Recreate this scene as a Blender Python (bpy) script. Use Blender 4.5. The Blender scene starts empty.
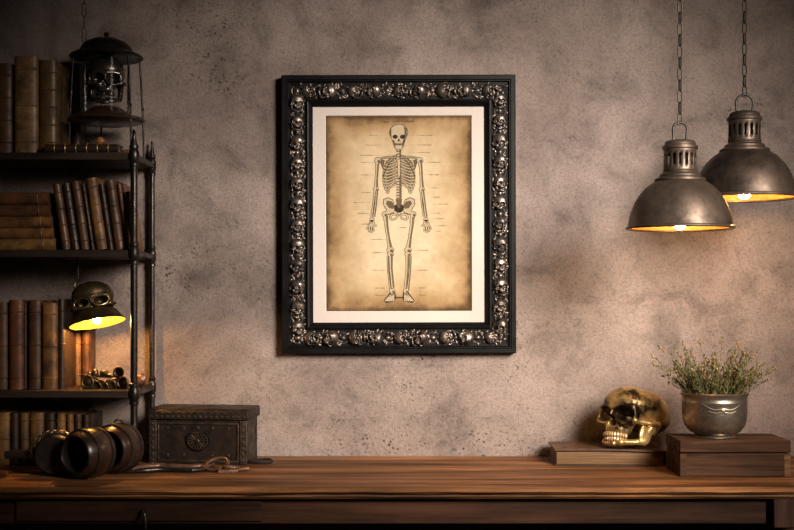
import bpy, math, random
import numpy as np
from mathutils import Vector, Matrix, Euler

random.seed(7)
PI = math.pi
R = math.radians
COL = bpy.context.scene.collection

# ------------------------------------------------------------------ measuring
CZ = 1.2          # eye height
CD = 3.0          # distance of the eye from the wall (wall at y = 0)
FP = 1191.0
HY = 298.0


def P(px, py, y):
    d = CD + y
    return Vector(((px - 397.0) / FP * d, y, CZ - (py - HY) / FP * d))


def PX(px, y):
    return (px - 397.0) / FP * (CD + y)


def PZ(py, y):
    return CZ - (py - HY) / FP * (CD + y)


# ------------------------------------------------------------------ mesh builder
class MB:
    def __init__(self):
        self.v = []
        self.f = []
        self.m = []

    def add(self, verts, faces, M=None, mi=0):
        o = len(self.v)
        if M is not None:
            verts = [M @ Vector(p) for p in verts]
        self.v.extend([tuple(p) for p in verts])
        for f in faces:
            self.f.append(tuple(i + o for i in f))
            self.m.append(mi)
        return self

    def box(self, x0, x1, y0, y1, z0, z1, M=None, mi=0):
        v = [(x0, y0, z0), (x1, y0, z0), (x1, y1, z0), (x0, y1, z0),
             (x0, y0, z1), (x1, y0, z1), (x1, y1, z1), (x0, y1, z1)]
        f = [(0, 3, 2, 1), (4, 5, 6, 7), (0, 1, 5, 4), (1, 2, 6, 5), (2, 3, 7, 6), (3, 0, 4, 7)]
        return self.add(v, f, M, mi)

    def lathe(self, prof, n=40, M=None, mi=0, close=False, skip=None):
        v, f = [], []
        k = len(prof)
        for i in range(n):
            a = 2 * PI * i / n
            c, s = math.cos(a), math.sin(a)
            for r, z in prof:
                v.append((r * c, r * s, z))
        for i in range(n):
            j = (i + 1) % n
            rng = range(k) if close else range(k - 1)
            for q in rng:
                w = (q + 1) % k
                if skip and skip(i, q):
                    continue
                f.append((i * k + q, j * k + q, j * k + w, i * k + w))
        return self.add(v, f, M, mi)

    def tube(self, pts, r, n=8, closed=False, M=None, mi=0, flat=1.0):
        pts = [Vector(p) for p in pts]
        N = len(pts)
        rs = r if isinstance(r, (list, tuple)) else [r] * N
        v, f = [], []
        up = None
        for i, p in enumerate(pts):
            if closed:
                t = pts[(i + 1) % N] - pts[i - 1]
            else:
                t = pts[min(i + 1, N - 1)] - pts[max(i - 1, 0)]
            t.normalize()
            if up is None:
                up = Vector((0, 0, 1)) if abs(t.z) < 0.9 else Vector((0, 1, 0))
            a = t.cross(up)
            if a.length < 1e-5:
                a = t.cross(Vector((1, 0.3, 0)))
            a.normalize()
            b = a.cross(t).normalized()
            up = b
            for q in range(n):
                g = 2 * PI * q / n
                v.append(p + a * (rs[i] * math.cos(g)) + b * (rs[i] * flat * math.sin(g)))
        for i in range(N if closed else N - 1):
            j = (i + 1) % N
            for q in range(n):
                w = (q + 1) % n
                f.append((i * n + q, i * n + w, j * n + w, j * n + q))
        if not closed:
            f.append(tuple(range(n))[::-1])
            f.append(tuple((N - 1) * n + q for q in range(n)))
        return self.add(v, f, M, mi)

    def ell(self, c, rad, nu=16, nv=10, M=None, mi=0):
        v, f = [], []
        for j in range(1, nv):
            th = PI * j / nv
            for i in range(nu):
                a = 2 * PI * i / nu
                v.append((c[0] + rad[0] * math.sin(th) * math.cos(a), c[1] + rad[1] * math.sin(th) * math.sin(a), c[2] + rad[2] * math.cos(th)))
        top = len(v)
        v.append((c[0], c[1], c[2] + rad[2]))
        v.append((c[0], c[1], c[2] - rad[2]))
        for j in range(nv - 2):
            for i in range(nu):
                k = (i + 1) % nu
                f.append((j * nu + i, (j + 1) * nu + i, (j + 1) * nu + k, j * nu + k))
        for i in range(nu):
            k = (i + 1) % nu
            f.append((top, i, k))
            f.append((top + 1, (nv - 2) * nu + k, (nv - 2) * nu + i))
        return self.add(v, f, M, mi)

    def mesh(self, name, mats, sharp=40):
        me = bpy.data.meshes.new(name)
        me.from_pydata(self.v, [], self.f)
        for m in (mats if isinstance(mats, (list, tuple)) else [mats]):
            me.materials.append(m)
        me.polygons.foreach_set('material_index', self.m)
        me.polygons.foreach_set('use_smooth', [True] * len(self.f))
        me.update()
        me.set_sharp_from_angle(angle=R(sharp))
        return me


def link(name, me, parent=None, bevel=0):
    o = bpy.data.objects.new(name, me)
    COL.objects.link(o)
    if parent is not None:
        o.parent = parent
    if bevel:
        b = o.modifiers.new('bevel', 'BEVEL')
        b.width = bevel
        b.segments = 2
        b.limit_method = 'ANGLE'
        b.angle_limit = R(40)
    return o


def obj(name, mb, mats, parent=None, bevel=0, sharp=40):
    return link(name, mb.mesh(name, mats, sharp), parent, bevel)


def thing(name, label, cat, loc=(0, 0, 0), rot=(0, 0, 0), group=None):
    o = bpy.data.objects.new(name, None)
    o.empty_display_size = 0.05
    COL.objects.link(o)
    o.location = loc
    o.rotation_euler = rot
    return tag(o, label, cat, group)


def tag(o, label, cat, group=None):
    o['label'] = label
    o['category'] = cat
    if group:
        o['group'] = group
    return o


def struct(name, mb, mat):
    o = obj(name, mb, mat)
    o['kind'] = 'structure'
    return o


# ------------------------------------------------------------------ materials
def new_mat(name):
    m = bpy.data.materials.new(name)
    m.use_nodes = True
    nt = m.node_tree
    b = nt.nodes['Principled BSDF']
    return m, nt, b


def nd(nt, t, **kw):
    n = nt.nodes.new(t)
    for k, v in kw.items():
        setattr(n, k, v)
    return n


def coords(nt, scale=(1, 1, 1), rand=True):
    tc = nd(nt, 'ShaderNodeTexCoord')
    mp = nd(nt, 'ShaderNodeMapping')
    mp.inputs['Scale'].default_value = scale
    nt.links.new(tc.outputs['Object'], mp.inputs['Vector'])
    if rand:
        oi = nd(nt, 'ShaderNodeObjectInfo')
        mu = nd(nt, 'ShaderNodeMath', operation='MULTIPLY')
        mu.inputs[1].default_value = 17.0
        nt.links.new(oi.outputs['Random'], mu.inputs[0])
        nt.links.new(mu.outputs[0], mp.inputs['Location'])
    return mp.outputs['Vector']


def noise(nt, vec, scale, detail=5, rough=0.55, dist=0.0):
    n = nd(nt, 'ShaderNodeTexNoise')
    n.inputs['Scale'].default_value = scale
    n.inputs['Detail'].default_value = detail
    n.inputs['Roughness'].default_value = rough
    n.inputs['Distortion'].default_value = dist
    nt.links.new(vec, n.inputs['Vector'])
    return n.outputs['Fac']


def ramp(nt, fac, stops):
    r = nd(nt, 'ShaderNodeValToRGB')
    el = r.color_ramp.elements
    while len(el) < len(stops):
        el.new(0.5)
    for e, (p, c) in zip(el, stops):
        e.position = p
        if not isinstance(c, (tuple, list)):
            c = (c, c, c)
        e.color = (*c, 1)
    nt.links.new(fac, r.inputs['Fac'])
    return r.outputs['Color']


def mix(nt, a, b, fac, mode='MIX'):
    m = nd(nt, 'ShaderNodeMix', data_type='RGBA', blend_type=mode)
    for val, idx in ((fac, 0), (a, 6), (b, 7)):
        if isinstance(val, (int, float)):
            m.inputs[idx].default_value = val
        elif isinstance(val, (tuple, list)):
            m.inputs[idx].default_value = (*val, 1)
        else:
            nt.links.new(val, m.inputs[idx])
    return m.outputs[2]


def bump(nt, b, h, strength, dist=0.002):
    n = nd(nt, 'ShaderNodeBump')
    n.inputs['Strength'].default_value = strength
    n.inputs['Distance'].default_value = dist
    nt.links.new(h, n.inputs['Height'])
    nt.links.new(n.outputs['Normal'], b.inputs['Normal'])


def worn(name, dark, light, scale=30, rough=0.5, metal=0.0, bstr=0.4, lo=0.35, hi=0.68, stretch=(1, 1, 1), spec=0.5, coat=0.0, rvar=0.15, bdist=0.002):
    m, nt, b = new_mat(name)
    v = coords(nt, stretch)
    n1 = noise(nt, v, scale, 7, 0.62)
    n2 = noise(nt, v, scale * 6, 4, 0.6)
    c = ramp(nt, n1, [(lo, dark), (hi, light)])
    c2 = mix(nt, c, ramp(nt, n2, [(0.3, 0.55), (0.65, 1.0)]), 0.6, 'MULTIPLY')
    nt.links.new(c2, b.inputs['Base Color'])
    rr = ramp(nt, n1, [(0.3, min(1, rough + rvar)), (0.7, max(0.05, rough - rvar))])
    nt.links.new(rr, b.inputs['Roughness'])
    b.inputs['Metallic'].default_value = metal
    b.inputs['Specular IOR Level'].default_value = spec
    if coat:
        b.inputs['Coat Weight'].default_value = coat
        b.inputs['Coat Roughness'].default_value = 0.25
    bump(nt, b, mix(nt, n1, n2, 0.5), bstr, bdist)
    return m


def wood(name, dark, mid, light, axis='X', rough=0.5, scale=1.0, bstr=0.5, spec=0.5):
    m, nt, b = new_mat(name)
    st = {'X': (1.6, 26, 26), 'Z': (26, 26, 1.6), 'Y': (26, 1.6, 26)}[axis]
    v = coords(nt, tuple(s * scale for s in st))
    g = noise(nt, v, 1.0, 9, 0.66, 0.6)
    v2 = coords(nt, (1.8, 5, 5))
    big = noise(nt, v2, 1.7, 4, 0.6)
    v3 = coords(nt, tuple(s * scale * 4 for s in st))
    fine = noise(nt, v3, 1.0, 4, 0.6)
    c = ramp(nt, g, [(0.30, dark), (0.48, mid), (0.68, light)])
    c = mix(nt, c, ramp(nt, big, [(0.33, 0.35), (0.6, 1.0)]), 0.75, 'MULTIPLY')
    c = mix(nt, c, ramp(nt, fine, [(0.3, 0.4), (0.55, 1.0)]), 0.5, 'MULTIPLY')
    nt.links.new(c, b.inputs['Base Color'])
    nt.links.new(ramp(nt, g, [(0.3, min(1, rough + .15)), (0.7, rough - .1)]), b.inputs['Roughness'])
    b.inputs['Specular IOR Level'].default_value = spec
    bump(nt, b, mix(nt, g, fine, 0.4), bstr, 0.0025)
    return m


def flat_mat(name, c, rough=0.7, spec=0.3, lo=0.82):
    m, nt, b = new_mat(name)
    v = coords(nt)
    n = noise(nt, v, 180, 3)
    nt.links.new(mix(nt, c, ramp(nt, n, [(0.3, lo), (0.7, 1.0)]), 1.0, 'MULTIPLY'), b.inputs['Base Color'])
    b.inputs['Roughness'].default_value = rough
    b.inputs['Specular IOR Level'].default_value = spec
    return m


def emit(name, c, s):
    m, nt, b = new_mat(name)
    b.inputs['Base Color'].default_value = (*c, 1)
    b.inputs['Emission Color'].default_value = (*c, 1)
    b.inputs['Emission Strength'].default_value = s
    return m


def plaster(name):
    m, nt, b = new_mat(name)
    v = coords(nt, rand=False)
    mp = nd(nt, 'ShaderNodeMapping')
    mp.inputs['Location'].default_value = (3.1, 5.7, 1.3)
    nt.links.new(v, mp.inputs['Vector'])
    v2 = mp.outputs['Vector']
    big = noise(nt, v, 2.3, 6, 0.6, 0.5)
    mid = noise(nt, v2, 8.5, 9, 0.72, 0.5)
    fine = noise(nt, v, 120, 5, 0.75)
    grain = noise(nt, v, 300, 3, 0.7)
    c = ramp(nt, big, [(0.30, (0.19, 0.146, 0.127)), (0.47, (0.325, 0.259, 0.227)), (0.66, (0.455, 0.370, 0.326))])
    c = mix(nt, c, ramp(nt, mid, [(0.32, 0.42), (0.50, 0.86), (0.64, 1.0)]), 0.85, 'MULTIPLY')
    c = mix(nt, c, ramp(nt, fine, [(0.30, 0.45), (0.48, 0.88), (0.66, 1.0)]), 0.9, 'MULTIPLY')
    c = mix(nt, c, ramp(nt, grain, [(0.32, 0.55), (0.50, 0.9), (0.68, 1.0)]), 0.8, 'MULTIPLY')
    # small dark pits that gather in worn places
    where = noise(nt, v2, 3.4, 4, 0.6, 0.6)
    vo = nd(nt, 'ShaderNodeTexVoronoi', feature='F1')
    vo.inputs['Scale'].default_value = 105
    vo.inputs['Randomness'].default_value = 1.0
    nt.links.new(v, vo.inputs['Vector'])
    dots = ramp(nt, vo.outputs['Distance'], [(0.20, 1.0), (0.42, 0.0)])
    sel = noise(nt, v, 34, 4, 0.7)
    pm = mix(nt, dots, ramp(nt, where, [(0.50, 0.0), (0.68, 1.0)]), 1.0, 'MULTIPLY')
    pm = mix(nt, pm, ramp(nt, sel, [(0.46, 0.0), (0.56, 1.0)]), 1.0, 'MULTIPLY')
    # ragged scars
    sc = noise(nt, v2, 26, 9, 0.78, 1.2)
    sm = mix(nt, ramp(nt, where, [(0.52, 0.0), (0.70, 1.0)]), ramp(nt, sc, [(0.55, 0.0), (0.66, 1.0)]), 1.0, 'MULTIPLY')
    c = mix(nt, c, (0.055, 0.044, 0.040), mix(nt, sm, (0.6, 0.6, 0.6), 1.0, 'MULTIPLY'))
    c = mix(nt, c, (0.035, 0.028, 0.026), mix(nt, pm, (0.9, 0.9, 0.9), 1.0, 'MULTIPLY'))
    nt.links.new(c, b.inputs['Base Color'])
    b.inputs['Roughness'].default_value = 0.85
    b.inputs['Specular IOR Level'].default_value = 0.3
    h = mix(nt, mix(nt, mid, fine, 0.6), grain, 0.4)
    h = mix(nt, h, (0, 0, 0), mix(nt, pm, (0.6, 0.6, 0.6), 1.0, 'MULTIPLY'))
    bump(nt, b, h, 0.8, 0.008)
    return m


def paper(name, hw, hh):
    """aged print paper: tan sheet, foxed and browned towards its edges (printed / stained)"""
    m, nt, b = new_mat(name)
    tc = nd(nt, 'ShaderNodeTexCoord')
    v = tc.outputs['Object']
    sx = nd(nt, 'ShaderNodeSeparateXYZ')
    nt.links.new(v, sx.inputs[0])

    def math_(op, a, b_=None):
        n = nd(nt, 'ShaderNodeMath', operation=op)
        for i, q in enumerate((a, b_)):
            if q is None:
                continue
            if isinstance(q, (int, float)):
                n.inputs[i].default_value = q
            else:
                nt.links.new(q, n.inputs[i])
        return n.outputs[0]
    dx = math_('SUBTRACT', hw, math_('ABSOLUTE', sx.outputs['X']))
    dz = math_('SUBTRACT', hh, math_('ABSOLUTE', sx.outputs['Z']))
    d = math_('MINIMUM', dx, dz)
    n1 = noise(nt, v, 11, 6, 0.65)
    n2 = noise(nt, v, 60, 5, 0.65)
    d2 = math_('ADD', d, math_('MULTIPLY', math_('SUBTRACT', n1, 0.5), 0.085))
    edge = ramp(nt, math_('DIVIDE', d2, 0.13), [(0.0, (0.13, 0.075, 0.03)), (0.18, (0.31, 0.20, 0.095)), (0.45, (0.45, 0.335, 0.19)), (1.0, (0.545, 0.44, 0.29))])
    c = mix(nt, edge, ramp(nt, n1, [(0.3, 0.78), (0.6, 1.0)]), 0.8, 'MULTIPLY')
    c = mix(nt, c, ramp(nt, n2, [(0.3, 0.8), (0.6, 1.0)]), 0.6, 'MULTIPLY')
    rim = ramp(nt, math_('DIVIDE', math_('ADD', d, math_('MULTIPLY', math_('SUBTRACT', n2, 0.5), 0.02)), 0.012), [(0.0, 0.35), (1.0, 1.0)])
    c = mix(nt, c, rim, 0.8, 'MULTIPLY')
    nt.links.new(c, b.inputs['Base Color'])
    b.inputs['Roughness'].default_value = 0.85
    b.inputs['Specular IOR Level'].default_value = 0.2
    return m


M = {}
M['wall'] = plaster('plaster')
M['floor'] = wood('floor_boards', (0.03, 0.02, 0.013), (0.06, 0.04, 0.025), (0.1, 0.065, 0.04))
M['ceil'] = flat_mat('dark_paint', (0.06, 0.05, 0.045))
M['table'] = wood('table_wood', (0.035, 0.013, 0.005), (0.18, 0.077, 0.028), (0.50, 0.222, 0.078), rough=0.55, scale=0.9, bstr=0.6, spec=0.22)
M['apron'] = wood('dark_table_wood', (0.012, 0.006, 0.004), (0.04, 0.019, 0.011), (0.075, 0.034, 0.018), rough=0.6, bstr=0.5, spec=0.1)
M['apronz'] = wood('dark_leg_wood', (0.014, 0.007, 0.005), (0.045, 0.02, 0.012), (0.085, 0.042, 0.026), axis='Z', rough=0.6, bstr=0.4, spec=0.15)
M['shelf'] = wood('shelf_wood', (0.012, 0.008, 0.006), (0.03, 0.02, 0.015), (0.06, 0.042, 0.03), rough=0.6, spec=0.15)
M['boxwood'] = wood('box_wood', (0.013, 0.006, 0.003), (0.062, 0.029, 0.0145), (0.21, 0.105, 0.05), rough=0.7, bstr=1.0, spec=0.12)
M['iron'] = worn('black_iron', (0.012, 0.011, 0.011), (0.04, 0.035, 0.032), 40, 0.36, 0.7, 0.2)
M['pipe'] = worn('pipe_iron', (0.03, 0.026, 0.024), (0.09, 0.078, 0.07), 30, 0.34, 0.85, 0.25)
M['pewter'] = worn('aged_lamp_metal', (0.02, 0.014, 0.010), (0.135, 0.099, 0.074), 11, 0.5, 0.7, 0.35, lo=0.34, hi=0.66)
M['darkskull'] = worn('dark_skull_metal', (0.03, 0.026, 0.024), (0.17, 0.15, 0.14), 22, 0.3, 0.8, 0.3)
M['chain'] = worn('chain_metal', (0.03, 0.024, 0.02), (0.11, 0.09, 0.075), 60, 0.45, 0.8, 0.2)
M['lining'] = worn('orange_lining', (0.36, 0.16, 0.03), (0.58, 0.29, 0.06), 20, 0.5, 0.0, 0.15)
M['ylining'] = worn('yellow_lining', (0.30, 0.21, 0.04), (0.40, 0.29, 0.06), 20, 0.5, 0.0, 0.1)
M['gold'] = worn('gilt_bronze', (0.02, 0.011, 0.005), (0.84, 0.585, 0.235), 11, 0.38, 0.76, 0.8, lo=0.43, hi=0.58, bdist=0.003)  # random patina, scale picked so a dark patch shades the eye socket
M['tooth'] = worn('gilt_teeth', (0.35, 0.21, 0.09), (0.85, 0.62, 0.34), 40, 0.35, 0.55, 0.3)
M['brass'] = worn('dull_brass', (0.05, 0.034, 0.016), (0.26, 0.18, 0.085), 25, 0.38, 0.85, 0.4)
M['brassrim'] = worn('polished_brass', (0.2, 0.15, 0.08), (0.62, 0.5, 0.32), 40, 0.3, 0.85, 0.2)
M['silver'] = worn('tarnished_silver', (0.10, 0.08, 0.055), (0.55, 0.47, 0.37), 20, 0.38, 0.9, 0.35, lo=0.33, hi=0.66)
M['relief'] = worn('pewter_relief', (0.014, 0.012, 0.011), (0.27, 0.228, 0.198), 45, 0.4, 0.85, 0.3, lo=0.32, hi=0.6)
M['frame'] = worn('black_frame', (0.002, 0.002, 0.002), (0.004, 0.004, 0.004), 20, 0.42, 0.0, 0.1, spec=0.16)
M['mat'] = flat_mat('mat_board', (0.52, 0.465, 0.425), 0.9, 0.2, 0.95)
M['matcut'] = flat_mat('mat_bevel', (0.68, 0.62, 0.57), 0.9, 0.2)
M['ink'] = flat_mat('ink', (0.035, 0.026, 0.016), 0.9, 0.1)
M['inkmid'] = flat_mat('ink_half_tone', (0.115, 0.085, 0.05), 0.9, 0.1)
M['inkpale'] = flat_mat('ink_pale', (0.33, 0.24, 0.14), 0.9, 0.1)
M['bone'] = flat_mat('bone_tint', (0.42, 0.34, 0.22), 0.9, 0.1)
M['pages'] = worn('old_pages', (0.10, 0.052, 0.02), (0.25, 0.14, 0.06), 6, 0.8, 0.0, 0.5, stretch=(1, 1, 60))
M['pages2'] = worn('old_pages_upright', (0.25, 0.17, 0.09), (0.45, 0.33, 0.19), 6, 0.8, 0.0, 0.4, stretch=(60, 1, 1))
M['leather'] = worn('black_leather', (0.010, 0.008, 0.007), (0.045, 0.032, 0.027), 40, 0.42, 0.0, 0.6, spec=0.3)
M['chest'] = worn('chest_metal', (0.011, 0.008, 0.006), (0.055, 0.037, 0.027), 32, 0.5, 0.35, 0.8, spec=0.3)
M['chestlight'] = worn('chest_edging', (0.02, 0.014, 0.011), (0.12, 0.083, 0.06), 60, 0.45, 0.5, 0.8)
M['rust'] = worn('rusty_iron', (0.07, 0.034, 0.02), (0.33, 0.18, 0.115), 50, 0.45, 0.55, 0.6)
M['jar'] = worn('glazed_jar', (0.012, 0.007, 0.005), (0.06, 0.028, 0.017), 14, 0.34, 0.0, 0.4, coat=0.3)
M['jarin'] = flat_mat('jar_inside', (0.012, 0.009, 0.008), 0.7)
M['amber'] = worn('amber_stone', (0.25, 0.09, 0.02), (0.5, 0.22, 0.06), 60, 0.4)
M['soil'] = worn('soil', (0.02, 0.014, 0.009), (0.06, 0.04, 0.025), 120, 0.9, 0, 1.0)
M['leaf'] = worn('herb_leaf', (0.035, 0.043, 0.010), (0.16, 0.155, 0.04), 60, 0.55, 0, 0.2)
M['stem'] = worn('herb_stem', (0.10, 0.085, 0.03), (0.28, 0.22, 0.09), 60, 0.6, 0, 0.2)
M['bud'] = worn('herb_bud', (0.17, 0.10, 0.03), (0.40, 0.27, 0.10), 60, 0.6, 0, 0.2)
M['bulb'] = emit('warm_bulb', (1.0, 0.56, 0.19), 230)
M['bulb2'] = emit('warm_small_bulb', (1.0, 0.50, 0.14), 560)


def glass():
    m, nt, b = new_mat('lantern_glass')
    nt.nodes.remove(b)
    out = nt.nodes['Material Output']
    tr = nd(nt, 'ShaderNodeBsdfTransparent')
    tr.inputs[0].default_value = (0.95, 0.94, 0.92, 1)
    gl = nd(nt, 'ShaderNodeBsdfGlossy')
    gl.inputs['Roughness'].default_value = 0.12
    fr = nd(nt, 'ShaderNodeFresnel')
    fr.inputs[0].default_value = 1.09
    mx = nd(nt, 'ShaderNodeMixShader')
    nt.links.new(fr.outputs[0], mx.inputs[0])
    nt.links.new(tr.outputs[0], mx.inputs[1])
    nt.links.new(gl.outputs[0], mx.inputs[2])
    nt.links.new(mx.outputs[0], out.inputs[0])
    return m


M['glass'] = glass()

LEATHERS = {
    'brown': ((0.035, 0.017, 0.008), (0.15, 0.075, 0.035)),
    'tan': ((0.08, 0.04, 0.016), (0.30, 0.165, 0.07)),
    'ochre': ((0.10, 0.055, 0.018), (0.33, 0.20, 0.075)),
    'red': ((0.06, 0.022, 0.013), (0.20, 0.085, 0.05)),
    'dark': ((0.014, 0.009, 0.007), (0.055, 0.033, 0.021)),
    'parchment': ((0.10, 0.065, 0.034), (0.36, 0.25, 0.14)),
    'olive': ((0.045, 0.03, 0.012), (0.16, 0.105, 0.045)),
    'pink': ((0.11, 0.055, 0.043), (0.30, 0.165, 0.13)),
}
for k, (a, b_) in LEATHERS.items():
    a = (a[0] * .8, a[1] * .68, a[2] * .5)
    b_ = (b_[0] * 1.0, b_[1] * .84, b_[2] * .62)
    M['book_' + k] = worn('leather_' + k, a, b_, 26, 0.48, 0.0, 0.6)
M['gilt'] = worn('gilt_tooling', (0.16, 0.10, 0.04), (0.5, 0.36, 0.17), 60, 0.4, 0.4, 0.2)


# ------------------------------------------------------------------ skull by implicit surface
def surface_nets(fn, lo, hi, n):
    lo = np.array(lo, float)
    hi = np.array(hi, float)
    h = (hi - lo).max() / n
    dims = np.ceil((hi - lo) / h).astype(int) + 1
    ax = [lo[i] + h * np.arange(dims[i]) for i in range(3)]
    X, Y, Z = np.meshgrid(*ax, indexing='ij')
    V = fn(X, Y, Z)
    ins = V < 0
    nx, ny, nz = V.shape
    acc = np.zeros((nx - 1, ny - 1, nz - 1, 3))
    cnt = np.zeros((nx - 1, ny - 1, nz - 1))
    corners = [(a, b, c) for a in (0, 1) for b in (0, 1) for c in (0, 1)]

    def S(A, o):
        return A[o[0]:nx - 1 + o[0], o[1]:ny - 1 + o[1], o[2]:nz - 1 + o[2]]
    for o in corners:
        for d in range(3):
            if o[d]:
                continue
            p = list(o)
            p[d] = 1
            va, vb = S(V, o), S(V, p)
            cr = S(ins, o) != S(ins, p)
            t = np.where(cr, va / np.where(cr, va - vb, 1), 0)
            for q in range(3):
                acc[..., q] += np.where(cr, o[q] + (t if q == d else 0), 0)
            cnt += cr
    act = cnt > 0
    idx = -np.ones(cnt.shape, int)
    idx[act] = np.arange(act.sum())
    base = np.argwhere(act)
    pos = (base + acc[act] / cnt[act][:, None]) * h + lo
    faces = []
    for d in range(3):
        e, g = (d + 1) % 3, (d + 2) % 3
        a = np.moveaxis(ins, (d, e, g), (0, 1, 2))
        I = np.moveaxis(idx, (d, e, g), (0, 1, 2))
        c = a[:-1, 1:-1, 1:-1] != a[1:, 1:-1, 1:-1]
        i, j, k = np.nonzero(c)
        q = np.stack([I[i, j, k], I[i, j + 1, k], I[i, j + 1, k + 1], I[i, j, k + 1]], 1)
        flip = ~a[i, j + 1, k + 1]
        q[flip] = q[flip][:, ::-1]
        faces.append(q)
    F = np.concatenate(faces)
    F = F[(F >= 0).all(1)]
    return pos, F


def smin(a, b, k):
    h = np.clip(0.5 + 0.5 * (b - a) / k, 0, 1)
    return b * (1 - h) + a * h - k * h * (1 - h)


def smax(a, b, k):
    return -smin(-a, -b, k)


def sell(X, Y, Z, c, r):
    x, y, z = (X - c[0]) / r[0], (Y - c[1]) / r[1], (Z - c[2]) / r[2]
    k0 = np.sqrt(x * x + y * y + z * z)
    k1 = np.sqrt((x / r[0]) ** 2 + (y / r[1]) ** 2 + (z / r[2]) ** 2) + 1e-6
    return k0 * (k0 - 1) / k1


def scap(X, Y, Z, a, b, ra, rb=None):
    rb = ra if rb is None else rb
    a = np.array(a, float)
    b = np.array(b, float)
    d = b - a
    t = ((X - a[0]) * d[0] + (Y - a[1]) * d[1] + (Z - a[2]) * d[2]) / (d @ d)
    t = np.clip(t, 0, 1)
    return np.sqrt((X - a[0] - t * d[0]) ** 2 + (Y - a[1] - t * d[1]) ** 2 + (Z - a[2] - t * d[2]) ** 2) - (ra + (rb - ra) * t)


def skull_fn(jaw=True, cut=None, jawlift=0.0, orb=1.0):
    def fn(X0, Y, Z):
        X = np.abs(X0)
        d = sell(X, Y, Z, (0, 1.2, 0.3), (7.0, 8.6, 6.8))
        d = smin(d, sell(X, Y, Z, (0, -3.5, 0.7), (6.3, 5.4, 5.7)), 1.2)
        d = smin(d, sell(X, Y, Z, (0, 6.0, -1.6), (5.0, 3.8, 4.0)), 1.5)
        # flat base behind the face
        d = smax(d, -(Z + 6.0 + 0.10 * Y), 1.2)
        # temporal hollow
        d = smax(d, -sell(X, Y, Z, (7.8, -4.3, -2.0), (1.75, 2.6, 2.8)), 0.8)
        # face
        f = sell(X, Y, Z, (0, -5.4, -4.2), (4.7, 3.0, 4.2))
        f = smin(f, sell(X, Y, Z, (0, -5.7, -7.4), (3.2, 3.1, 2.4)), 0.9)
        f = smin(f, scap(X, Y, Z, (0.5, -8.3, -1.0), (4.9, -7.0, -0.9), 0.95, 0.75), 0.7)
        f = smin(f, scap(X, Y, Z, (0.0, -8.2, -1.6), (0.0, -9.1, -4.0), 0.75, 0.5), 0.6)
        f = smin(f, scap(X, Y, Z, (5.2, -6.7, -1.0), (5.6, -6.5, -4.6), 0.65, 0.85), 0.5)
        f = smin(f, scap(X, Y, Z, (2.4, -7.6, -5.4), (5.5, -6.5, -4.9), 0.95, 0.95), 0.7)
        d = smin(d, f, 0.8)
        # arches
        z = scap(X, Y, Z, (5.6, -6.3, -4.8), (7.0, -2.6, -4.7), 0.75, 0.55)
        z = smin(z, scap(X, Y, Z, (7.0, -2.6, -4.7), (6.6, 0.6, -4.0), 0.55, 0.7), 0.3)
        d = smax(d, -sell(X, Y, Z, (5.6, -3.6, -5.0), (1.1, 2.1, 3.0)), 0.5)
        d = smin(d, z, 0.4)
        # mastoid, alveolar
        d = smin(d, scap(X, Y, Z, (5.3, 2.0, -4.2), (4.9, 1.6, -6.6), 1.3, 0.8), 0.8)
        # orbits, nose
        d = smax(d, -sell(X, Y + 0.0, Z + 0.10 * X, (2.95 + 0.25 * (orb - 1), -8.2, -2.75 - 0.5 * (orb - 1)), (2.0 * orb, 3.4 + 5.0 * (orb - 1), 1.75 * orb)), 0.45)
        n = sell(X, Y, Z, (0.55, -8.9, -6.0), (0.75, 2.6, 1.05))
        n = smin(n, sell(X, Y, Z, (0, -8.9, -5.0), (0.72, 2.4, 1.4)), 0.3)
        d = smax(d, -n, 0.3)
        # hollow under the palate
        d = smax(d, -sell(X, Y, Z, (0, -4.2, -9.4), (2.1, 3.0, 1.6)), 0.4)
        # brow line dent + cheek hollow
        d = smax(d, -sell(X, Y, Z, (4.4, -7.4, -7.6), (1.4, 2.0, 1.6)), 0.6)
        if jaw:
            L = jawlift
            j = scap(X, Y, Z, (0, -7.6, -12.0 + L), (2.4, -6.9, -12.0 + L), 0.95, 0.9)
            j = smin(j, scap(X, Y, Z, (2.4, -6.9, -12.0 + L), (4.9, -1.8, -10.7 + L), 0.9, 0.9), 0.5)
            j = smin(j, scap(X, Y, Z, (5.0, -1.0, -10.0 + L), (5.7, -0.2, -5.4), 0.95, 0.75), 0.6)
            j = smin(j, sell(X, Y, Z, (5.2, -1.7, -8.3 + L * .5), (0.75, 2.0, 3.0)), 0.8)
            j = smin(j, scap(X, Y, Z, (0, -8.2, -12.7 + L), (0.9, -8.0, -12.7 + L), 0.75), 0.6)
            d = smin(d, j, 0.25)
        if cut is not None:
            d = smax(d, -(Z - cut), 0.3)
        return d
    return fn


def skull_mesh(name, mat, s, n, jaw=True, cut=None, jawlift=0.0, sq=(1, 1, 1), orb=1.0):
    pos, F = surface_nets(skull_fn(jaw, cut, jawlift, orb), (-9, -11, -15), (9, 11.2, 8.4), n)
    pos = pos * s * np.array(sq)
    me = bpy.data.meshes.new(name)
    me.from_pydata(pos.tolist(), [], F.tolist())
    me.materials.append(mat)
    me.polygons.foreach_set('use_smooth', [True] * len(F))
    me.update()
    return me


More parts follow.
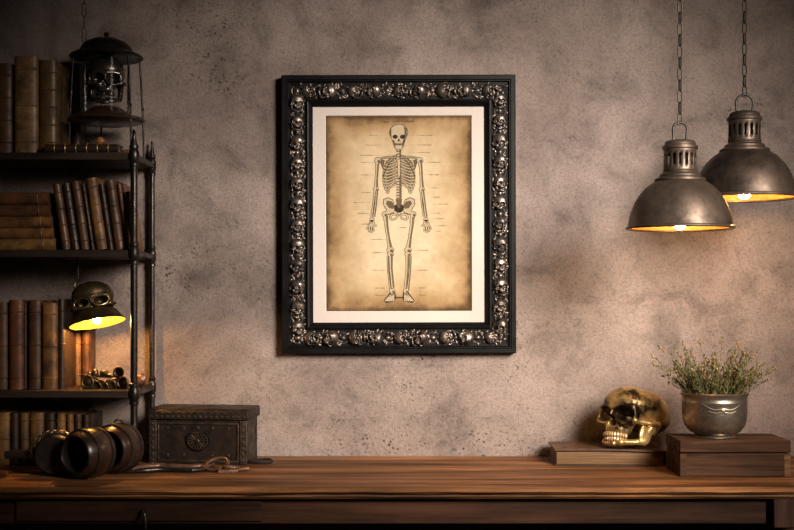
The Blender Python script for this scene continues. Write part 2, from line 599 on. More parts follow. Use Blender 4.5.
def teeth_mb(s, jaw=True, jawlift=0.0, sq=(1, 1, 1)):
    mb = MB()
    for row in ((0, 1) if jaw else (0,)):
        nt_ = 14
        for i in range(nt_):
            u = (i + 0.5) / nt_ * 2 - 1
            a = u * R(82)
            ax, ay = (3.15, 3.75) if row == 0 else (3.0, 3.5)
            x = ax * math.sin(a) * 1.03
            y = -5.2 - ay * math.cos(a)
            w = 0.40 if abs(u) < 0.5 else 0.46
            if row == 0:
                z0, hgt = -9.45, 0.86
            else:
                z0, hgt = -11.3 + jawlift, 0.78
            Mx = Matrix.Translation((x * s * sq[0], y * s * sq[1], z0 * s * sq[2])) @ Matrix.Rotation(a, 4, 'Z')
            mb.ell((0, 0, 0), (w * s, 0.42 * s, hgt * s * sq[2]), 8, 6, Mx)
    return mb


# ------------------------------------------------------------------ setting
wb = MB()
wb.box(-2.6, 2.6, 0, 0.1, 0, 2.5)
struct('wall_back', wb, M['wall'])
struct('floor', MB().box(-2.6, 2.6, -4.6, 0.0, -0.1, 0.0), M['floor'])
struct('ceiling', MB().box(-2.6, 2.6, -4.6, 0.0, 2.5, 2.6), M['ceil'])
struct('wall_left', MB().box(-2.7, -2.6, -4.6, 0.0, 0, 2.5), M['ceil'])
struct('wall_right', MB().box(2.6, 2.7, -4.6, 0.0, 0, 2.5), M['ceil'])

# ------------------------------------------------------------------ table
TZ = PZ(456, 0)                    # table top height
TX0, TX1 = -1.4, 1.45  # right end stretched unseen past the legs to shade the wall below
tb = thing('console_table', 'long dark wooden console table against the plaster wall, worn brown top', 'table', (0, 0, 0))
top = MB()
prof = [(-0.004, 0.0), (-0.494, 0.0), (-0.5, -0.004), (-0.503, -0.009), (-0.499, -0.014), (-0.494, -0.016), (-0.494, -0.020), (-0.487, -0.026), (-0.004, -0.026)]
nseg = 60
v, f = [], []
for i in range(nseg + 1):
    x = TX0 + (TX1 - TX0) * i / nseg
    for k, (y, z) in enumerate(prof):
        jit = random.uniform(-0.0012, 0.0012) if 1 <= k <= 6 else 0
        v.append((x, y + jit, TZ + z + (jit * 0.6 if k > 1 else 0)))
K = len(prof)
for i in range(nseg):
    for k in range(K):
        w = (k + 1) % K
        f.append((i * K + k, i * K + w, (i + 1) * K + w, (i + 1) * K + k))
f.append(tuple(range(K)))
f.append(tuple(nseg * K + k for k in range(K))[::-1])
top.add(v, f)
obj('tabletop', top, M['table'], tb, sharp=25)
az1, az0 = TZ - 0.0262, TZ - 0.082
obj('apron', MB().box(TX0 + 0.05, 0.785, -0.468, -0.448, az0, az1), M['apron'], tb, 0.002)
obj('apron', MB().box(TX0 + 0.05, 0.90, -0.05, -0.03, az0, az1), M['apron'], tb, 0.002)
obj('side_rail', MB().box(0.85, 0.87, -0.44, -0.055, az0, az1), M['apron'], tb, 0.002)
dr = obj('drawer_front', MB().box(PX(16, -.472), PX(262, -.472), -0.474, -0.4685, az0 + 0.006, az1 - 0.006), M['apron'], tb, 0.002)
hp = MB()
c = P(143.5, 511, -0.478)
hp.lathe([(0, 0.009), (0.004, 0.008), (0.0055, 0.004), (0.0035, 0.0), (0.0035, -0.006), (0, -0.006)], 16, Matrix.Translation(c) @ Matrix.Rotation(R(90), 4, 'X'))
dp = [P(143.5, 511, -0.484), P(142.2, 515, -0.488), P(140.5, 519, -0.487), P(138.5, 522, -0.486)]
hp.tube(dp, [0.002, 0.0025, 0.0035, 0.0045], 8)
hp.tube([P(144.5, 513, -0.484), P(145.5, 521, -0.486), P(145.5, 529, -0.485)], [0.002, 0.003, 0.0035], 8)
obj('pull', hp, M['pipe'], dr)
for (lx, ly) in ((0.84, -0.455), (0.84, -0.06), (TX0 + 0.09, -0.455), (TX0 + 0.09, -0.06)):
    lg = MB()
    hw = 0.044
    fy = -0.030 if ly < -0.3 else -0.03
    lg.box(lx - hw, lx + hw, ly + fy, ly + 0.04, TZ - 0.088, az1)
    Mx = Matrix.Translation((lx, ly + 0.004, 0))
    lg.lathe([(0, TZ - 0.0881), (0.03, TZ - 0.0881), (0.03, TZ - 0.105), (0.02, TZ - 0.112), (0.034, TZ - 0.14), (0.036, TZ - 0.2), (0.026, TZ - 0.3), (0.02, 0.22), (0.018, 0.2),
              (0.028, 0.17), (0.022, 0.14), (0.03, 0.06), (0.024, 0.0), (0, 0.0)], 24, Mx)
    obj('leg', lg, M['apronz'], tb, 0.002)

# ------------------------------------------------------------------ bookshelf
SF, SB = -0.225, -0.02
SXR = PX(134, SF)
SXL = SXR - 0.72
SZ = [PZ(152.5, SF), PZ(250, SF), PZ(390.5, SF)]
sh = thing('shelf_rack', 'black iron pipe shelf rack with dark boards standing on the table at left', 'shelf', (0, 0, 0))
for z in SZ:
    bd = MB().box(SXL - 0.004, SXR - 0.002, SF - 0.004, SB + 0.004, z - 0.017, z)
    obj('board', bd, M['shelf'], sh, 0.002)
for (x, y, r, name) in ((SXR, SF, 0.0082, 0), (SXR, SB, 0.0066, 1), (SXL, SF, 0.0082, 2), (SXL, SB, 0.0066, 3)):
    pm = MB()
    ztop = SZ[0] + 0.028
    prof = [(0, TZ), (r * 1.9, TZ), (r * 1.9, TZ + 0.006), (r * 1.25, TZ + 0.012), (r, TZ + 0.016)]
    for z in (SZ[2], SZ[1], SZ[0]):
        zc = z - 0.008
        prof += [(r, zc - 0.026), (r * 1.35, zc - 0.024), (r * 1.35, zc - 0.018), (r * 1.1, zc - 0.016), (r * 1.5, zc - 0.009), (r * 1.55, zc), (r * 1.5, zc + 0.009),
                 (r * 1.1, zc + 0.016), (r * 1.35, zc + 0.018), (r * 1.35, zc + 0.024), (r, zc + 0.026)]
    prof += [(r * 0.8, ztop), (r * 0.4, ztop + 0.014), (r * 0.6, ztop + 0.018), (r * 0.35, ztop + 0.024), (0, ztop + 0.026)]
    pm.lathe(prof, 24, Matrix.Translation((x, y, 0)))
    obj('post', pm, M['pipe'], sh)
for z in SZ:
    for x in (SXR, SXL):
        rm = MB()
        rm.tube([(x, SF, z - 0.008), (x, SB, z - 0.008)], 0.0075, 14)
        obj('side_rail', rm, M['pipe'], sh)


# ------------------------------------------------------------------ books
def book(t, h, d, cover, label, loc, rot=(0, 0, 0), bands=3, group=None, gilt=False, bulge=0.010, pages='pages2', cat='book'):
    root = thing('book', label, cat, loc, rot, group)
    c = min(0.003, t * 0.16)
    mb = MB()
    na = 9
    out, inn = [(t / 2, d)], [(t / 2 - c, d)]
    out.append((t / 2, bulge + 0.003))
    inn.append((t / 2 - c, bulge + 0.006))
    for i in range(na):
        a = PI * i / (na - 1)
        out.append((t / 2 * math.cos(a), bulge * (1 - math.sin(a))))
        inn.append(((t / 2 - c) * math.cos(a), bulge + 0.006))
    out.append((-t / 2, bulge + 0.003))
    inn.append((-t / 2 + c, bulge + 0.006))
    out.append((-t / 2, d))
    inn.append((-t / 2 + c, d))
    k = len(out)
    v, f = [], []
    for z in (0, h):
        v += [(x, y, z) for x, y in out] + [(x, y, z) for x, y in inn]
    o2 = 2 * k
    for i in range(k - 1):
        f.append((i, o2 + i, o2 + i + 1, i + 1))
        f.append((k + i, k + i + 1, o2 + k + i + 1, o2 + k + i))
        f.append((i, i + 1, k + i + 1, k + i))
        f.append((o2 + i, o2 + k + i, o2 + k + i + 1, o2 + i + 1))
    f.append((0, k, o2 + k, o2))
    f.append((k - 1, o2 + k - 1, o2 + 2 * k - 1, 2 * k - 1))
    mb.add(v, f)
    for b in range(bands):
        z = h * (0.13 + 0.74 * b / max(1, bands - 1))
        bp = [((t / 2 + 0.0002) * math.cos(PI * i / 10), bulge * (1 - math.sin(PI * i / 10)) - 0.0004, z) for i in range(11)]
        mb.tube(bp, 0.0016, 6, mi=1)
    obj('cover', mb, [M['book_' + cover], M['gilt'] if gilt else M['book_' + cover]], root, sharp=50)
    ins = 0.003
    pg = MB().box(-t / 2 + c + 0.0002, t / 2 - c - 0.0002, bulge + 0.0065, d - ins, ins, h - ins)
    obj('page_block', pg, M[pages], root)
    return root


BY = -0.196      # spines of upright books
def upright(px0, px1, pytop, z, cover, label, group, y=BY, d=0.15, bands=4, gilt=False, lean=0.0):
    x0, x1 = PX(px0, y), PX(px1, y)
    h = PZ(pytop, y) - z
    return book(x1 - x0, h, d, cover, label, ((x0 + x1) / 2, y, z), (0, lean, R(random.uniform(-.5, .5))), bands, group, gilt)


G1 = 'books on the top shelf board'
zt = SZ[0]
yb = -0.19
upright(-10.5, 11.5, 63, zt, 'brown', 'brown leather book, leftmost on top shelf, partly cut by the photo edge', G1, y=yb)
upright(13, 36.5, 56, zt, 'parchment', 'tallest pale parchment book standing on the top shelf', G1, y=yb - .005, bands=3)
upright(38, 56, 60, zt, 'olive', 'mottled olive brown book right of the tall parchment one, top shelf', G1, y=yb + .005, d=.1, bands=5)
upright(57.5, 70, 62, zt, 'red', 'dark reddish brown book standing left of the skull lantern', G1, y=-.075, d=.055)
upright(71, 80.5, 64, zt, 'dark', 'thin black book standing upright behind the left lantern leg', G1, y=-0.075, d=.05)
# lying book at the front
t = 0.021
book(t, 0.17, 0.06, 'dark', 'small dark banded book lying flat under the skull lantern', (PX(46, -.21) , -0.222, zt + t / 2 + 0.0002), (0, R(90), 0), 6, G1, True, pages='pages2')
book(0.017, 0.075, 0.05, 'tan', 'thin tan booklet lying behind the front post on top shelf', (PX(101, -.15), -0.155, zt + 0.0087), (0, R(90), 0), 2, G1)
am = MB()
am.ell((0, 0, 0.009), (0.011, 0.009, 0.0095), 10, 7)
for i, p in enumerate(am.v):
    am.v[i] = tuple(q * (1 + 0.16 * math.sin(i * 2.3)) for q in p[:2]) + (max(0, p[2]),)
tag(obj('amber_stone', am, M['amber'], sharp=20), 'small amber stone lying on the flat dark book beneath the lantern', 'stone').location = (PX(101, -.19), -0.197, zt + t + 0.0006)

G2 = 'flat stacked books on the second shelf'
zs = SZ[1]
ys = -0.2
edges = [249.2, 237.5, 226.8, 215.3, 203.5, 191.2]
names = ['bottom book of the flat tan stack, thickest ochre leather spine', 'second book from the bottom of the flat tan stack', 'middle book of the five lying in the tan stack',
         'second book from the top of the flat tan stack, darker brown', 'topmost dark brown book of the flat stack on the second shelf']
covs = ['ochre', 'tan', 'tan', 'brown', 'brown']
ends = [54, 52, 51, 49.5, 48]
z = zs
px_m = FP / (CD + ys)
for i in range(5):
    t = (edges[i] - edges[i + 1]) / px_m
    h = 0.2
    book(t, h, 0.15, covs[i], names[i], (PX(ends[i], ys) - h, ys, z + t / 2), (0, R(90), 0), 2, G2, bulge=0.007)
    z += t + 0.0002
G3 = 'leaning books on the second shelf'
lean = [  # bottom left px, thickness px, top px y, angle, cover, label
    (61.5, 9.0, 185, 'brown', 'leftmost leaning book with a pale worn edge, beside the flat stack'),
    (71.2, 8.5, 184, 'dark', 'dark brown leaning book second from the flat stack'),
    (80.5, 9.5, 182, 'brown', 'mid brown leaning book third from the flat stack'),
    (90.8, 4.5, 184, 'dark', 'very thin black leaning book, fourth from the flat stack'),
    (96.0, 11.5, 179, 'tan', 'tallest leaning book, tan with a pale edge, mid row'),
    (108.3, 6.0, 184, 'dark', 'thin dark leaning book just right of the tallest one'),
    (115.0, 10.0, 181, 'brown', 'broad brown leaning book near the front post, second shelf'),
    (125.8, 5.5, 184, 'pink', 'thin rosy leather leaning book left of the front post'),
    (132.5, 7.0, 192, 'tan', 'orange tan book leaning half hidden behind the front post'),
]
ang = -R(8.5)
for bx, tp, ty, cov, lab in lean:
    t = tp / px_m * math.cos(ang)
    y = ys + random.uniform(-0.006, 0.006)
    h = (PZ(ty, ys) - zs) / math.cos(ang)
    x = PX(bx, ys)
    # lower right corner rests on the board
    cx = x + (t / 2) * math.cos(ang)
    cz = zs + (t / 2) * abs(math.sin(ang)) + 0.0002
    book(t * 0.95, h, 0.14 if bx < 130 else 0.05, cov, lab, (cx, y, cz), (0, ang, 0), 4, G3)
G4 = 'tall books on the third shelf'
z3 = SZ[2]
for (a, b_, ty, cov, lab, dy) in [
    (-8, 7, 302, 'brown', 'brown book at the left photo edge, third shelf', 0.0),
    (8, 22.5, 300, 'red', 'reddish brown book second from left on the third shelf', -0.004),
    (23, 27, 303, 'dark', 'thin dark book squeezed between two brown ones, third shelf', 0.008),
    (27.5, 40.5, 300.5, 'brown', 'dull brown book with dark smudge, left of the marked tan book', 0.0),
    (41, 56.5, 303, 'tan', 'tan book with dark marks on the spine, third shelf', -0.004),
    (57.5, 64.5, 299, 'dark', 'black spined book right of the marked tan book', 0.004),
    (66.5, 80, 300, 'ochre', 'ochre book lit orange directly below the skull lamp', 0.105),
    (80.5, 89.5, 301, 'brown', 'last brown book of the third shelf row, behind the skull lamp', 0.107)]:
    upright(a, b_, ty, z3, cov, lab, G4, y=-0.19 + dy, d=0.135 if dy < 0.05 else 0.06, bands=3)
G5 = 'books on the table under the rack'
for (a, b_, ty, cov, lab) in [
    (-6, 9, 412.5, 'ochre', 'ochre book at the left photo edge, standing on the table'),
    (9.8, 18, 413, 'dark', 'dark book second from left in the bottom row'),
    (18.8, 28, 413, 'olive', 'olive book third from left in the bottom row'),
    (29, 43, 413, 'tan', 'broad tan book in the bottom row above the mallet handle'),
    (44, 54.5, 413, 'dark', 'dark book in the bottom row above the mallet head'),
    (55.5, 65, 413.5, 'ochre', 'ochre book in the bottom row, right of a dark one'),
    (66, 73, 414, 'tan', 'narrow tan book in the bottom row behind the left jar'),
    (74, 81, 414, 'brown', 'narrow brown book in the bottom row behind the jars'),
    (82, 89, 415, 'dark', 'last dark book of the bottom row, right end')]:
    upright(a, b_, ty, TZ, cov, lab, G5, y=-0.17, d=0.13, bands=3)

# ------------------------------------------------------------------ chains
def chain_mb(x, y, ztop, zbot, L=0.0285, W=0.0135, r=0.0017):
    mb = MB()
    pitch = L - 2.6 * r
    n = int((ztop - zbot) / pitch) + 1
    for i in range(n):
        zc = zbot + L / 2 + i * pitch
        pts = []
        for k in range(20):
            a = 2 * PI * k / 20
            pts.append(((W / 2 - r) * math.cos(a), 0, (L / 2 - r - (W / 2 - r)) * (1 if math.sin(a) >= 0 else -1) + (W / 2 - r) * math.sin(a)))
        Mx = Matrix.Translation((x, y, zc)) @ Matrix.Rotation(R(20) + (R(80) if i % 2 else 0), 4, 'Z')
        mb.tube(pts, r, 6, True, Mx)
    return mb


# ------------------------------------------------------------------ pendant lamps
def pendant(label, px, pyrim, y, scale, loop_w, loop_h, chain_l):
    x, z = PX(px, y), PZ(pyrim, y)
    s = scale / 467.0
    root = thing('pendant_lamp', label, 'lamp', (x, y, z), (0, 0, 0), None)
    sh_ = MB()
    dome = [(51.3, 0.6), (51, 5), (50, 11), (48, 18), (44.5, 26.5), (39.5, 34.5), (33.5, 41), (27.5, 45.5), (24.5, 47)]
    sh_.lathe([(r * s, q * s) for r, q in dome], 64)
    obj('shade', sh_, M['pewter'], root)
    ln = MB()
    ln.lathe([((r - 1.0) * s, (q - 1.0 if i else q) * s) for i, (r, q) in enumerate(dome)] + [(0, 45.5 * s)], 64)
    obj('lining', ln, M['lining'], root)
    rm = MB()
    rm.lathe([(50.2 * s, 0), (52.6 * s, -0.9 * s), (53.6 * s, 0), (53.4 * s, 1.5 * s), (52.2 * s, 2.2 * s), (51.3 * s, 2.4 * s), (50.2 * s, 1.2 * s)], 64, close=True)
    obj('rim', rm, M['pewter'], root)
    cl = MB()
    cl.lathe([(24.5 * s, 46.5 * s), (25.2 * s, 47.5 * s), (24.8 * s, 49.5 * s), (22.5 * s, 50.6 * s), (20.2 * s, 51.2 * s), (20.2 * s, 53.4 * s), (19 * s, 54.6 * s), (16.8 * s, 55.4 * s), (16.4 * s, 57 * s), (0, 57 * s)], 48)
    obj('collar', cl, M['pewter'], root)
    nk = MB()
    zz = [56, 59, 63, 74, 77, 79]
    rr = [16.6, 16.3, 16, 16, 16, 16.6]
    nk.lathe([(a * s, b * s) for a, b in zip(rr, zz)], 64, skip=lambda i, q: q == 2 and i % 4 in (1, 2))
    o = obj('vented_neck', nk, M['pewter'], root)
    sm = o.modifiers.new('sol', 'SOLIDIFY')
    sm.thickness = 0.0015
    sm.offset = -1
    ic = MB()
    ic.lathe([(0, 57 * s), (10 * s, 57 * s), (10 * s, 79 * s), (0, 79 * s)], 24)
    obj('socket', ic, M['iron'], root)
    cp = MB()
    cp.lathe([(0, 78.6 * s), (16.4 * s, 78.6 * s), (17.6 * s, 79.4 * s), (17.6 * s, 82 * s), (15.6 * s, 83 * s), (15.2 * s, 85.6 * s), (13.6 * s, 87.3 * s), (9 * s, 88.4 * s), (0, 88.8 * s)], 48)
    obj('cap', cp, M['pewter'], root)
    lp = MB()
    pts = []
    for k in range(17):
        a = PI * k / 16
        pts.append((loop_w / 2 * s * math.cos(a), 0, (88.5 + loop_h - loop_w / 2 + loop_w / 2 * math.sin(a)) * s))
    pts = [(loop_w / 2 * s * 0.9, 0, 87 * s)] + pts + [(-loop_w / 2 * s * 0.9, 0, 87 * s)]
    lp.tube(pts, 1.25 * s, 10)
    obj('hanging_loop', lp, M['iron'], root)
    zb = (88.5 + loop_h - 3.4) * s
    zc = 2.5 - z
    ch = chain_mb(0, 0, zc - 0.03, zb, chain_l)
    obj('chain', ch, M['chain'], root)
    ro = MB()
    ro.lathe([(0, zc - 0.03), (0.012, zc - 0.03), (0.045, zc - 0.012), (0.05, zc - 0.0005), (0, zc - 0.0005)], 32)
    obj('ceiling_rose', ro, M['pewter'], root)
    bl = MB()
    bl.lathe([(0, -1.2 * s), (3.2 * s, -0.6 * s), (5.6 * s, 1.6 * s), (6.4 * s, 5 * s), (5.6 * s, 9 * s), (3.4 * s, 14 * s), (3.0 * s, 17 * s), (0, 17 * s)], 24)
    obj('bulb', bl, M['bulb'], root)
    st_ = MB()
    st_.lathe([(0, 16.5 * s), (3.6 * s, 16.5 * s), (4.4 * s, 19 * s), (4.4 * s, 45 * s), (0, 45 * s)], 24)
    obj('lamp_holder', st_, M['iron'], root)
    return root


pendant('nearer dome pendant lamp, hanging lower on the left of the pair', 680, 228.5, -0.45, 1.0, 14, 17.5, 0.0285)
pendant('farther dome pendant lamp with rounder loop, hanging higher near the right edge', 744.5, 198, -0.25, 1.055, 17.5, 17, 0.0290)

# ------------------------------------------------------------------ picture frame
FY = -0.034
fx0, fx1 = PX(281.5, FY), PX(516, FY)
fz1, fz0 = PZ(74.5, FY), PZ(353.5, FY)
fcx, fcz = (fx0 + fx1) / 2, (fz0 + fz1) / 2
W2, H2 = (fx1 - fx0) / 2, (fz1 - fz0) / 2
px = (fx1 - fx0) / 234.5
fr = thing('picture_frame', 'black frame carved with skulls, holding an old skeleton print, on the wall', 'picture', (fcx, 0, fcz), (0, R(-0.15), 0))
fprof = [(0, 0.001), (0, 0.031), (0.8, 0.0335), (4.6, 0.0335), (5.4, 0.031), (6.2, 0.031), (6.8, 0.0295), (7.2, 0.024), (24, 0.022), (24.4, 0.026), (26, 0.0275), (27.4, 0.026), (29.5, 0.019), (30.6, 0.0165), (31, 0.015), (31, 0.001)]
SKB = skull_mesh('carved_skull', M['relief'], 0.0021, 42, jaw=True, sq=(1.15, 0.8, 0.98), orb=1.25)
SKB2 = skull_mesh('carved_skull', M['relief'], 0.0021, 36, jaw=False, sq=(1.2, 0.8, 1.1), orb=1.25)
bedv = 0.0225
for side in range(4):   # 0 top 1 right 2 bottom 3 left
    mb = MB()
    v, f = [], []
    hl = W2 if side % 2 == 0 else H2
    off = H2 if side % 2 == 0 else W2
    rot = Matrix.Rotation(R([0, 90, 180, 270][side]), 4, 'Y')
    for u, w in fprof:
        uu = u * px
        v.append((-(hl - uu), -w, off - uu))
        v.append((hl - uu, -w, off - uu))
    for i in range(len(fprof) - 1):
        f.append((2 * i, 2 * i + 1, 2 * i + 3, 2 * i + 2))
    mb.add(v, f, rot)
    rail = obj('frame_rail', mb, M['frame'], fr, sharp=30)
    # relief: carved skulls, each a piece of its rail, bedded among beads and scrolls
    n = 9 if side % 2 == 0 else 12
    L = 2 * (hl - 15.6 * px)
    sc = MB()
    for i in range(n):
        tpos = -L / 2 + L * (i + 0.12) / n
        pos = rot @ Vector((tpos + L / n * 0.35, 0, off - 15.6 * px))
        vert = side % 2 == 1
        o = link('carved_skull', (SKB if (i * 7 + side) % 3 else SKB2), rail)
        k = random.uniform(0.92, 1.1)
        rz = random.uniform(-25, 25)
        ry = random.uniform(-12, 12) if vert else (90 if (i + side) % 2 else -90) + random.uniform(-25, 25)
        o.rotation_euler = (Matrix.Rotation(R(ry), 3, 'Y') @ Matrix.Rotation(R(rz), 3, 'Z') @ Matrix.Rotation(R(random.uniform(-8, 12)), 3, 'X')).to_euler()
        o.scale = (k, k, k)
        zoff = 0.004 if vert else 0.0
        o.location = (pos.x, -bedv - 0.0015, pos.z + zoff)
        # beads / leaves between
        for q in range(24):
            tt = tpos + L / n * random.uniform(-0.35, 0.75)
            du = random.uniform(-7.2, 7.2)
            pp = rot @ Vector((tt, 0, off - (15.6 + du) * px))
            ra = random.uniform(0.0026, 0.0052)
            Mx = Matrix.Translation((pp.x, -bedv - 0.0005, pp.z)) @ Matrix.Rotation(random.uniform(0, PI), 4, 'Y')
            sc.ell((0, 0, 0), (ra * random.uniform(1.0, 2.2), ra * 0.95, ra * 0.8), 10, 6, Mx)
        # egg shaped boss
        pp = rot @ Vector((tpos + L / n * 0.88, 0, off - 15.6 * px))
        Mx = Matrix.Translation((pp.x, -bedv, pp.z)) @ rot
        sc.ell((0, 0, 0), (0.0085, 0.0085, 0.0070), 14, 8, Mx)
        for g in (-1, 1):
            pts = [(0.013 * math.cos(a) , -0.002, g * (0.0105 * math.sin(a) + 0.003)) for a in [R(25 + 130 * w / 6) for w in range(7)]]
            sc.tube(pts, 0.0016, 6, False, Mx)
    obj('scrollwork', sc, M['relief'], rail)
    # pearl bead moulding on the inner edge
# mat with bevelled window, print behind
mw, mh = W2 - 30 * px, H2 - 29 * px
pf = lambda a: a
wx0, wx1 = PX(326, -0.012) - fcx, PX(471.3, -0.012) - fcx
wz1, wz0 = PZ(115.8, -0.012) - fcz, PZ(311, -0.012) - fcz
mt = MB()
v = [(-mw, -0.013, -mh), (mw, -0.013, -mh), (mw, -0.013, mh), (-mw, -0.013, mh),
     (wx0 - .0015, -0.013, wz0 - .0015), (wx1 + .0015, -0.013, wz0 - .0015), (wx1 + .0015, -0.013, wz1 + .0015), (wx0 - .0015, -0.013, wz1 + .0015),
     (wx0, -0.0105, wz0), (wx1, -0.0105, wz0), (wx1, -0.0105, wz1), (wx0, -0.0105, wz1)]
mt.add(v, [(0, 1, 5, 4), (1, 2, 6, 5), (2, 3, 7, 6), (3, 0, 4, 7)])
mt.add(v, [(4, 5, 9, 8), (5, 6, 10, 9), (6, 7, 11, 10), (7, 4, 8, 11)], mi=1)
obj('mat_board', mt, [M['mat'], M['matcut']], fr)
pcx, pcz = (wx0 + wx1) / 2, (wz0 + wz1) / 2
M['paper'] = paper('aged_paper', (wx1 - wx0) / 2, (wz1 - wz0) / 2)
pm = MB()
hx, hz = (wx1 - wx0) / 2 + 0.002, (wz1 - wz0) / 2 + 0.002
pm.box(-hx, hx, -0.0005, 0.0005, -hz, hz)
pr = obj('print', pm, M['paper'], fr)
pr.location = (pcx, -0.0095, pcz)
obj('backing', MB().box(-mw, mw, -0.0085, -0.0015, -mh, mh), M['frame'], fr)

# the drawing: flat inked shapes, layered a hair's breadth apart on the sheet
YP = -0.0101
dw = MB()
LAY = [0]


def T(x, y):
    a = P(x, y, YP)
    return a.x - fcx - pcx, a.z - fcz - pcz


def poly(pts, mi, lay):
    yy = -0.0006 - lay * 0.00008
    v = [(T(x, y)[0], yy, T(x, y)[1]) for x, y in pts]
    area = sum(v[i][0] * v[(i + 1) % len(v)][2] - v[(i + 1) % len(v)][0] * v[i][2] for i in range(len(v)))
    idx = list(range(len(v)))
    if area < 0:
        idx.reverse()
    dw.add(v, [tuple(idx)], mi=mi)


def stroke(pts, ws, mi, lay):
    n = len(pts)
    ws = ws if isinstance(ws, (list, tuple)) else [ws] * n
    l, r = [], []
    for i in range(n):
        a, b = pts[max(0, i - 1)], pts[min(n - 1, i + 1)]
        dx, dy = b[0] - a[0], b[1] - a[1]
        d = math.hypot(dx, dy) or 1
        nx, ny = -dy / d, dx / d
        l.append((pts[i][0] + nx * ws[i] / 2, pts[i][1] + ny * ws[i] / 2))
        r.append((pts[i][0] - nx * ws[i] / 2, pts[i][1] - ny * ws[i] / 2))
    for i in range(n - 1):
        poly([l[i], l[i + 1], r[i + 1], r[i]], mi, lay)


def disc(cx, cy, rx, ry, mi, lay, n=20):
    poly([(cx + rx * math.cos(2 * PI * k / n), cy + ry * math.sin(2 * PI * k / n)) for k in range(n)], mi, lay)


INK, MID, PALE, BONE = 0, 1, 2, 3


def bone(pts, ws, shade=True):
    stroke(pts, [w + 1.0 for w in ws], INK, 1)
    stroke(pts, ws, BONE, 2)
    if shade:
        stroke([(x + w * 0.24, y) for (x, y), w in zip(pts, ws)], [w * 0.42 for w in ws], MID, 3)


def knob(cx, cy, rx, ry):
    disc(cx, cy, rx + 0.5, ry + 0.5, INK, 1)
    disc(cx, cy, rx, ry, BONE, 4)
    disc(cx + rx * .35, cy + ry * .3, rx * .5, ry * .55, MID, 5)


def crv(p0, p1, p2, n=8):
    return [((1 - t) ** 2 * p0[0] + 2 * t * (1 - t) * p1[0] + t * t * p2[0], (1 - t) ** 2 * p0[1] + 2 * t * (1 - t) * p1[1] + t * t * p2[1]) for t in [i / n for i in range(n + 1)]]


CX = 399.0
for s in (-1, 1):
    X = lambda dx: CX + s * dx
    # ribs
    for i in range(11):
        y = 158.2 + i * 2.75
        wout = [10, 13, 14.8, 15.7, 16.1, 16.3, 16.3, 16.1, 15.6, 14.6, 12.6][i]
        drop = 3.5 + i * 0.35
        inn_ = 1.5 if i < 7 else 3 + (i - 7) * 2.2
        c1 = crv((X(2.0), y - 2.6), (X(wout * 0.9), y - 3.0), (X(wout), y + drop * .8))
        c2 = crv((X(wout), y + drop * .8), (X(wout * 0.85), y + drop + 3), (X(inn_), y + drop * .35))
        stroke(c1, 1.0, MID, 1)
        stroke(c2, 1.9, INK, 2)
        stroke(c2, 1.0, BONE, 3)
    stroke(crv((X(2.2), 158), (X(11), 160), (X(16.2), 178)), 0.8, INK, 4)
    # clavicle, scapula, arm
    poly([(X(14), 160), (X(19.5), 159), (X(17.5), 166), (X(16), 170)], MID, 0)
    bone(crv((X(1.5), 158.5), (X(10), 155.5), (X(20), 159)), [1.6] * 9)
    knob(X(21), 160.5, 3.0, 3.0)
    bone([(X(21.3), 161), (X(22), 170), (X(22.6), 180), (X(23), 188)], [3.4, 2.5, 2.3, 3.2])
    knob(X(23), 189.3, 2.5, 2.0)
    bone([(X(23.6), 190), (X(25.5), 204), (X(27), 217)], [2.2, 1.5, 2.2])
    bone([(X(22), 190), (X(23.2), 204), (X(25), 217)], [1.8, 1.3, 1.5])
    disc(X(27), 219.5, 2.6, 2.2, INK, 1)
    disc(X(27), 219.5, 2.1, 1.7, BONE, 2)
    for k, (dx, dy, ln) in enumerate(((22.2, 226, 0), (25.2, 231.5, 0), (27.6, 233, 0), (30.2, 232, 0), (32.4, 229.5, 0))):
        bone([(X(26 + k * .5), 220), (X((26 + dx) / 2 + .6), 225), (X(dx), dy)], [1.3, 1.2, 0.8], False)
    # pelvis
    poly([(X(3), 207), (X(6), 199.5), (X(11), 197.2), (X(15.6), 199), (X(16.2), 204), (X(13), 210), (X(14), 215), (X(9), 214.5), (X(5), 213)], INK, 1)
    poly([(X(3.4), 206.5), (X(6.4), 200.2), (X(11), 198), (X(15), 199.6), (X(15.5), 204), (X(12.4), 209.5), (X(13.2), 214), (X(9), 213.6), (X(5), 212)], BONE, 2)
    poly([(X(4), 206), (X(7), 201.5), (X(11.5), 200.5), (X(13.2), 203.5), (X(10), 208), (X(6), 209)], MID, 3)
    stroke(crv((X(1), 214.5), (X(10), 213), (X(8.5), 219), 8), 2.4, INK, 3)
    stroke(crv((X(1), 214.5), (X(10), 213), (X(8.5), 219), 8), 1.5, BONE, 4)
    stroke(crv((X(1), 214), (X(2.5), 221), (X(8.5), 219), 8), 2.2, INK, 3)
    stroke(crv((X(1), 214), (X(2.5), 221), (X(8.5), 219), 8), 1.3, BONE, 4)
    # legs
    knob(X(14.2), 214.3, 2.7, 2.6)
    bone([(X(13.5), 215), (X(12.6), 226), (X(10.8), 238), (X(9.2), 248)], [4.0, 2.9, 2.6, 4.2])
    knob(X(8.8), 250, 3.4, 2.6)
    knob(X(8.8), 254.2, 3.1, 1.8)
    bone([(X(8.4), 255), (X(8.2), 268), (X(6.4), 288)], [3.4, 2.3, 2.4])
    bone([(X(11.3), 256), (X(11), 270), (X(8.6), 290)], [1.4, 1.0, 1.6])
    knob(X(6.8), 291, 2.5, 2.2)
    poly([(X(4), 292), (X(9), 292), (X(15.5), 300.5), (X(13.5), 303), (X(4.5), 301.5), (X(3), 298)], INK, 2)
    for k in range(5):
        stroke([(X(5.5 + .5 * k), 293.5), (X(5.6 + 2.1 * k), 301.2)], [1.0, 1.5], BONE, 3)
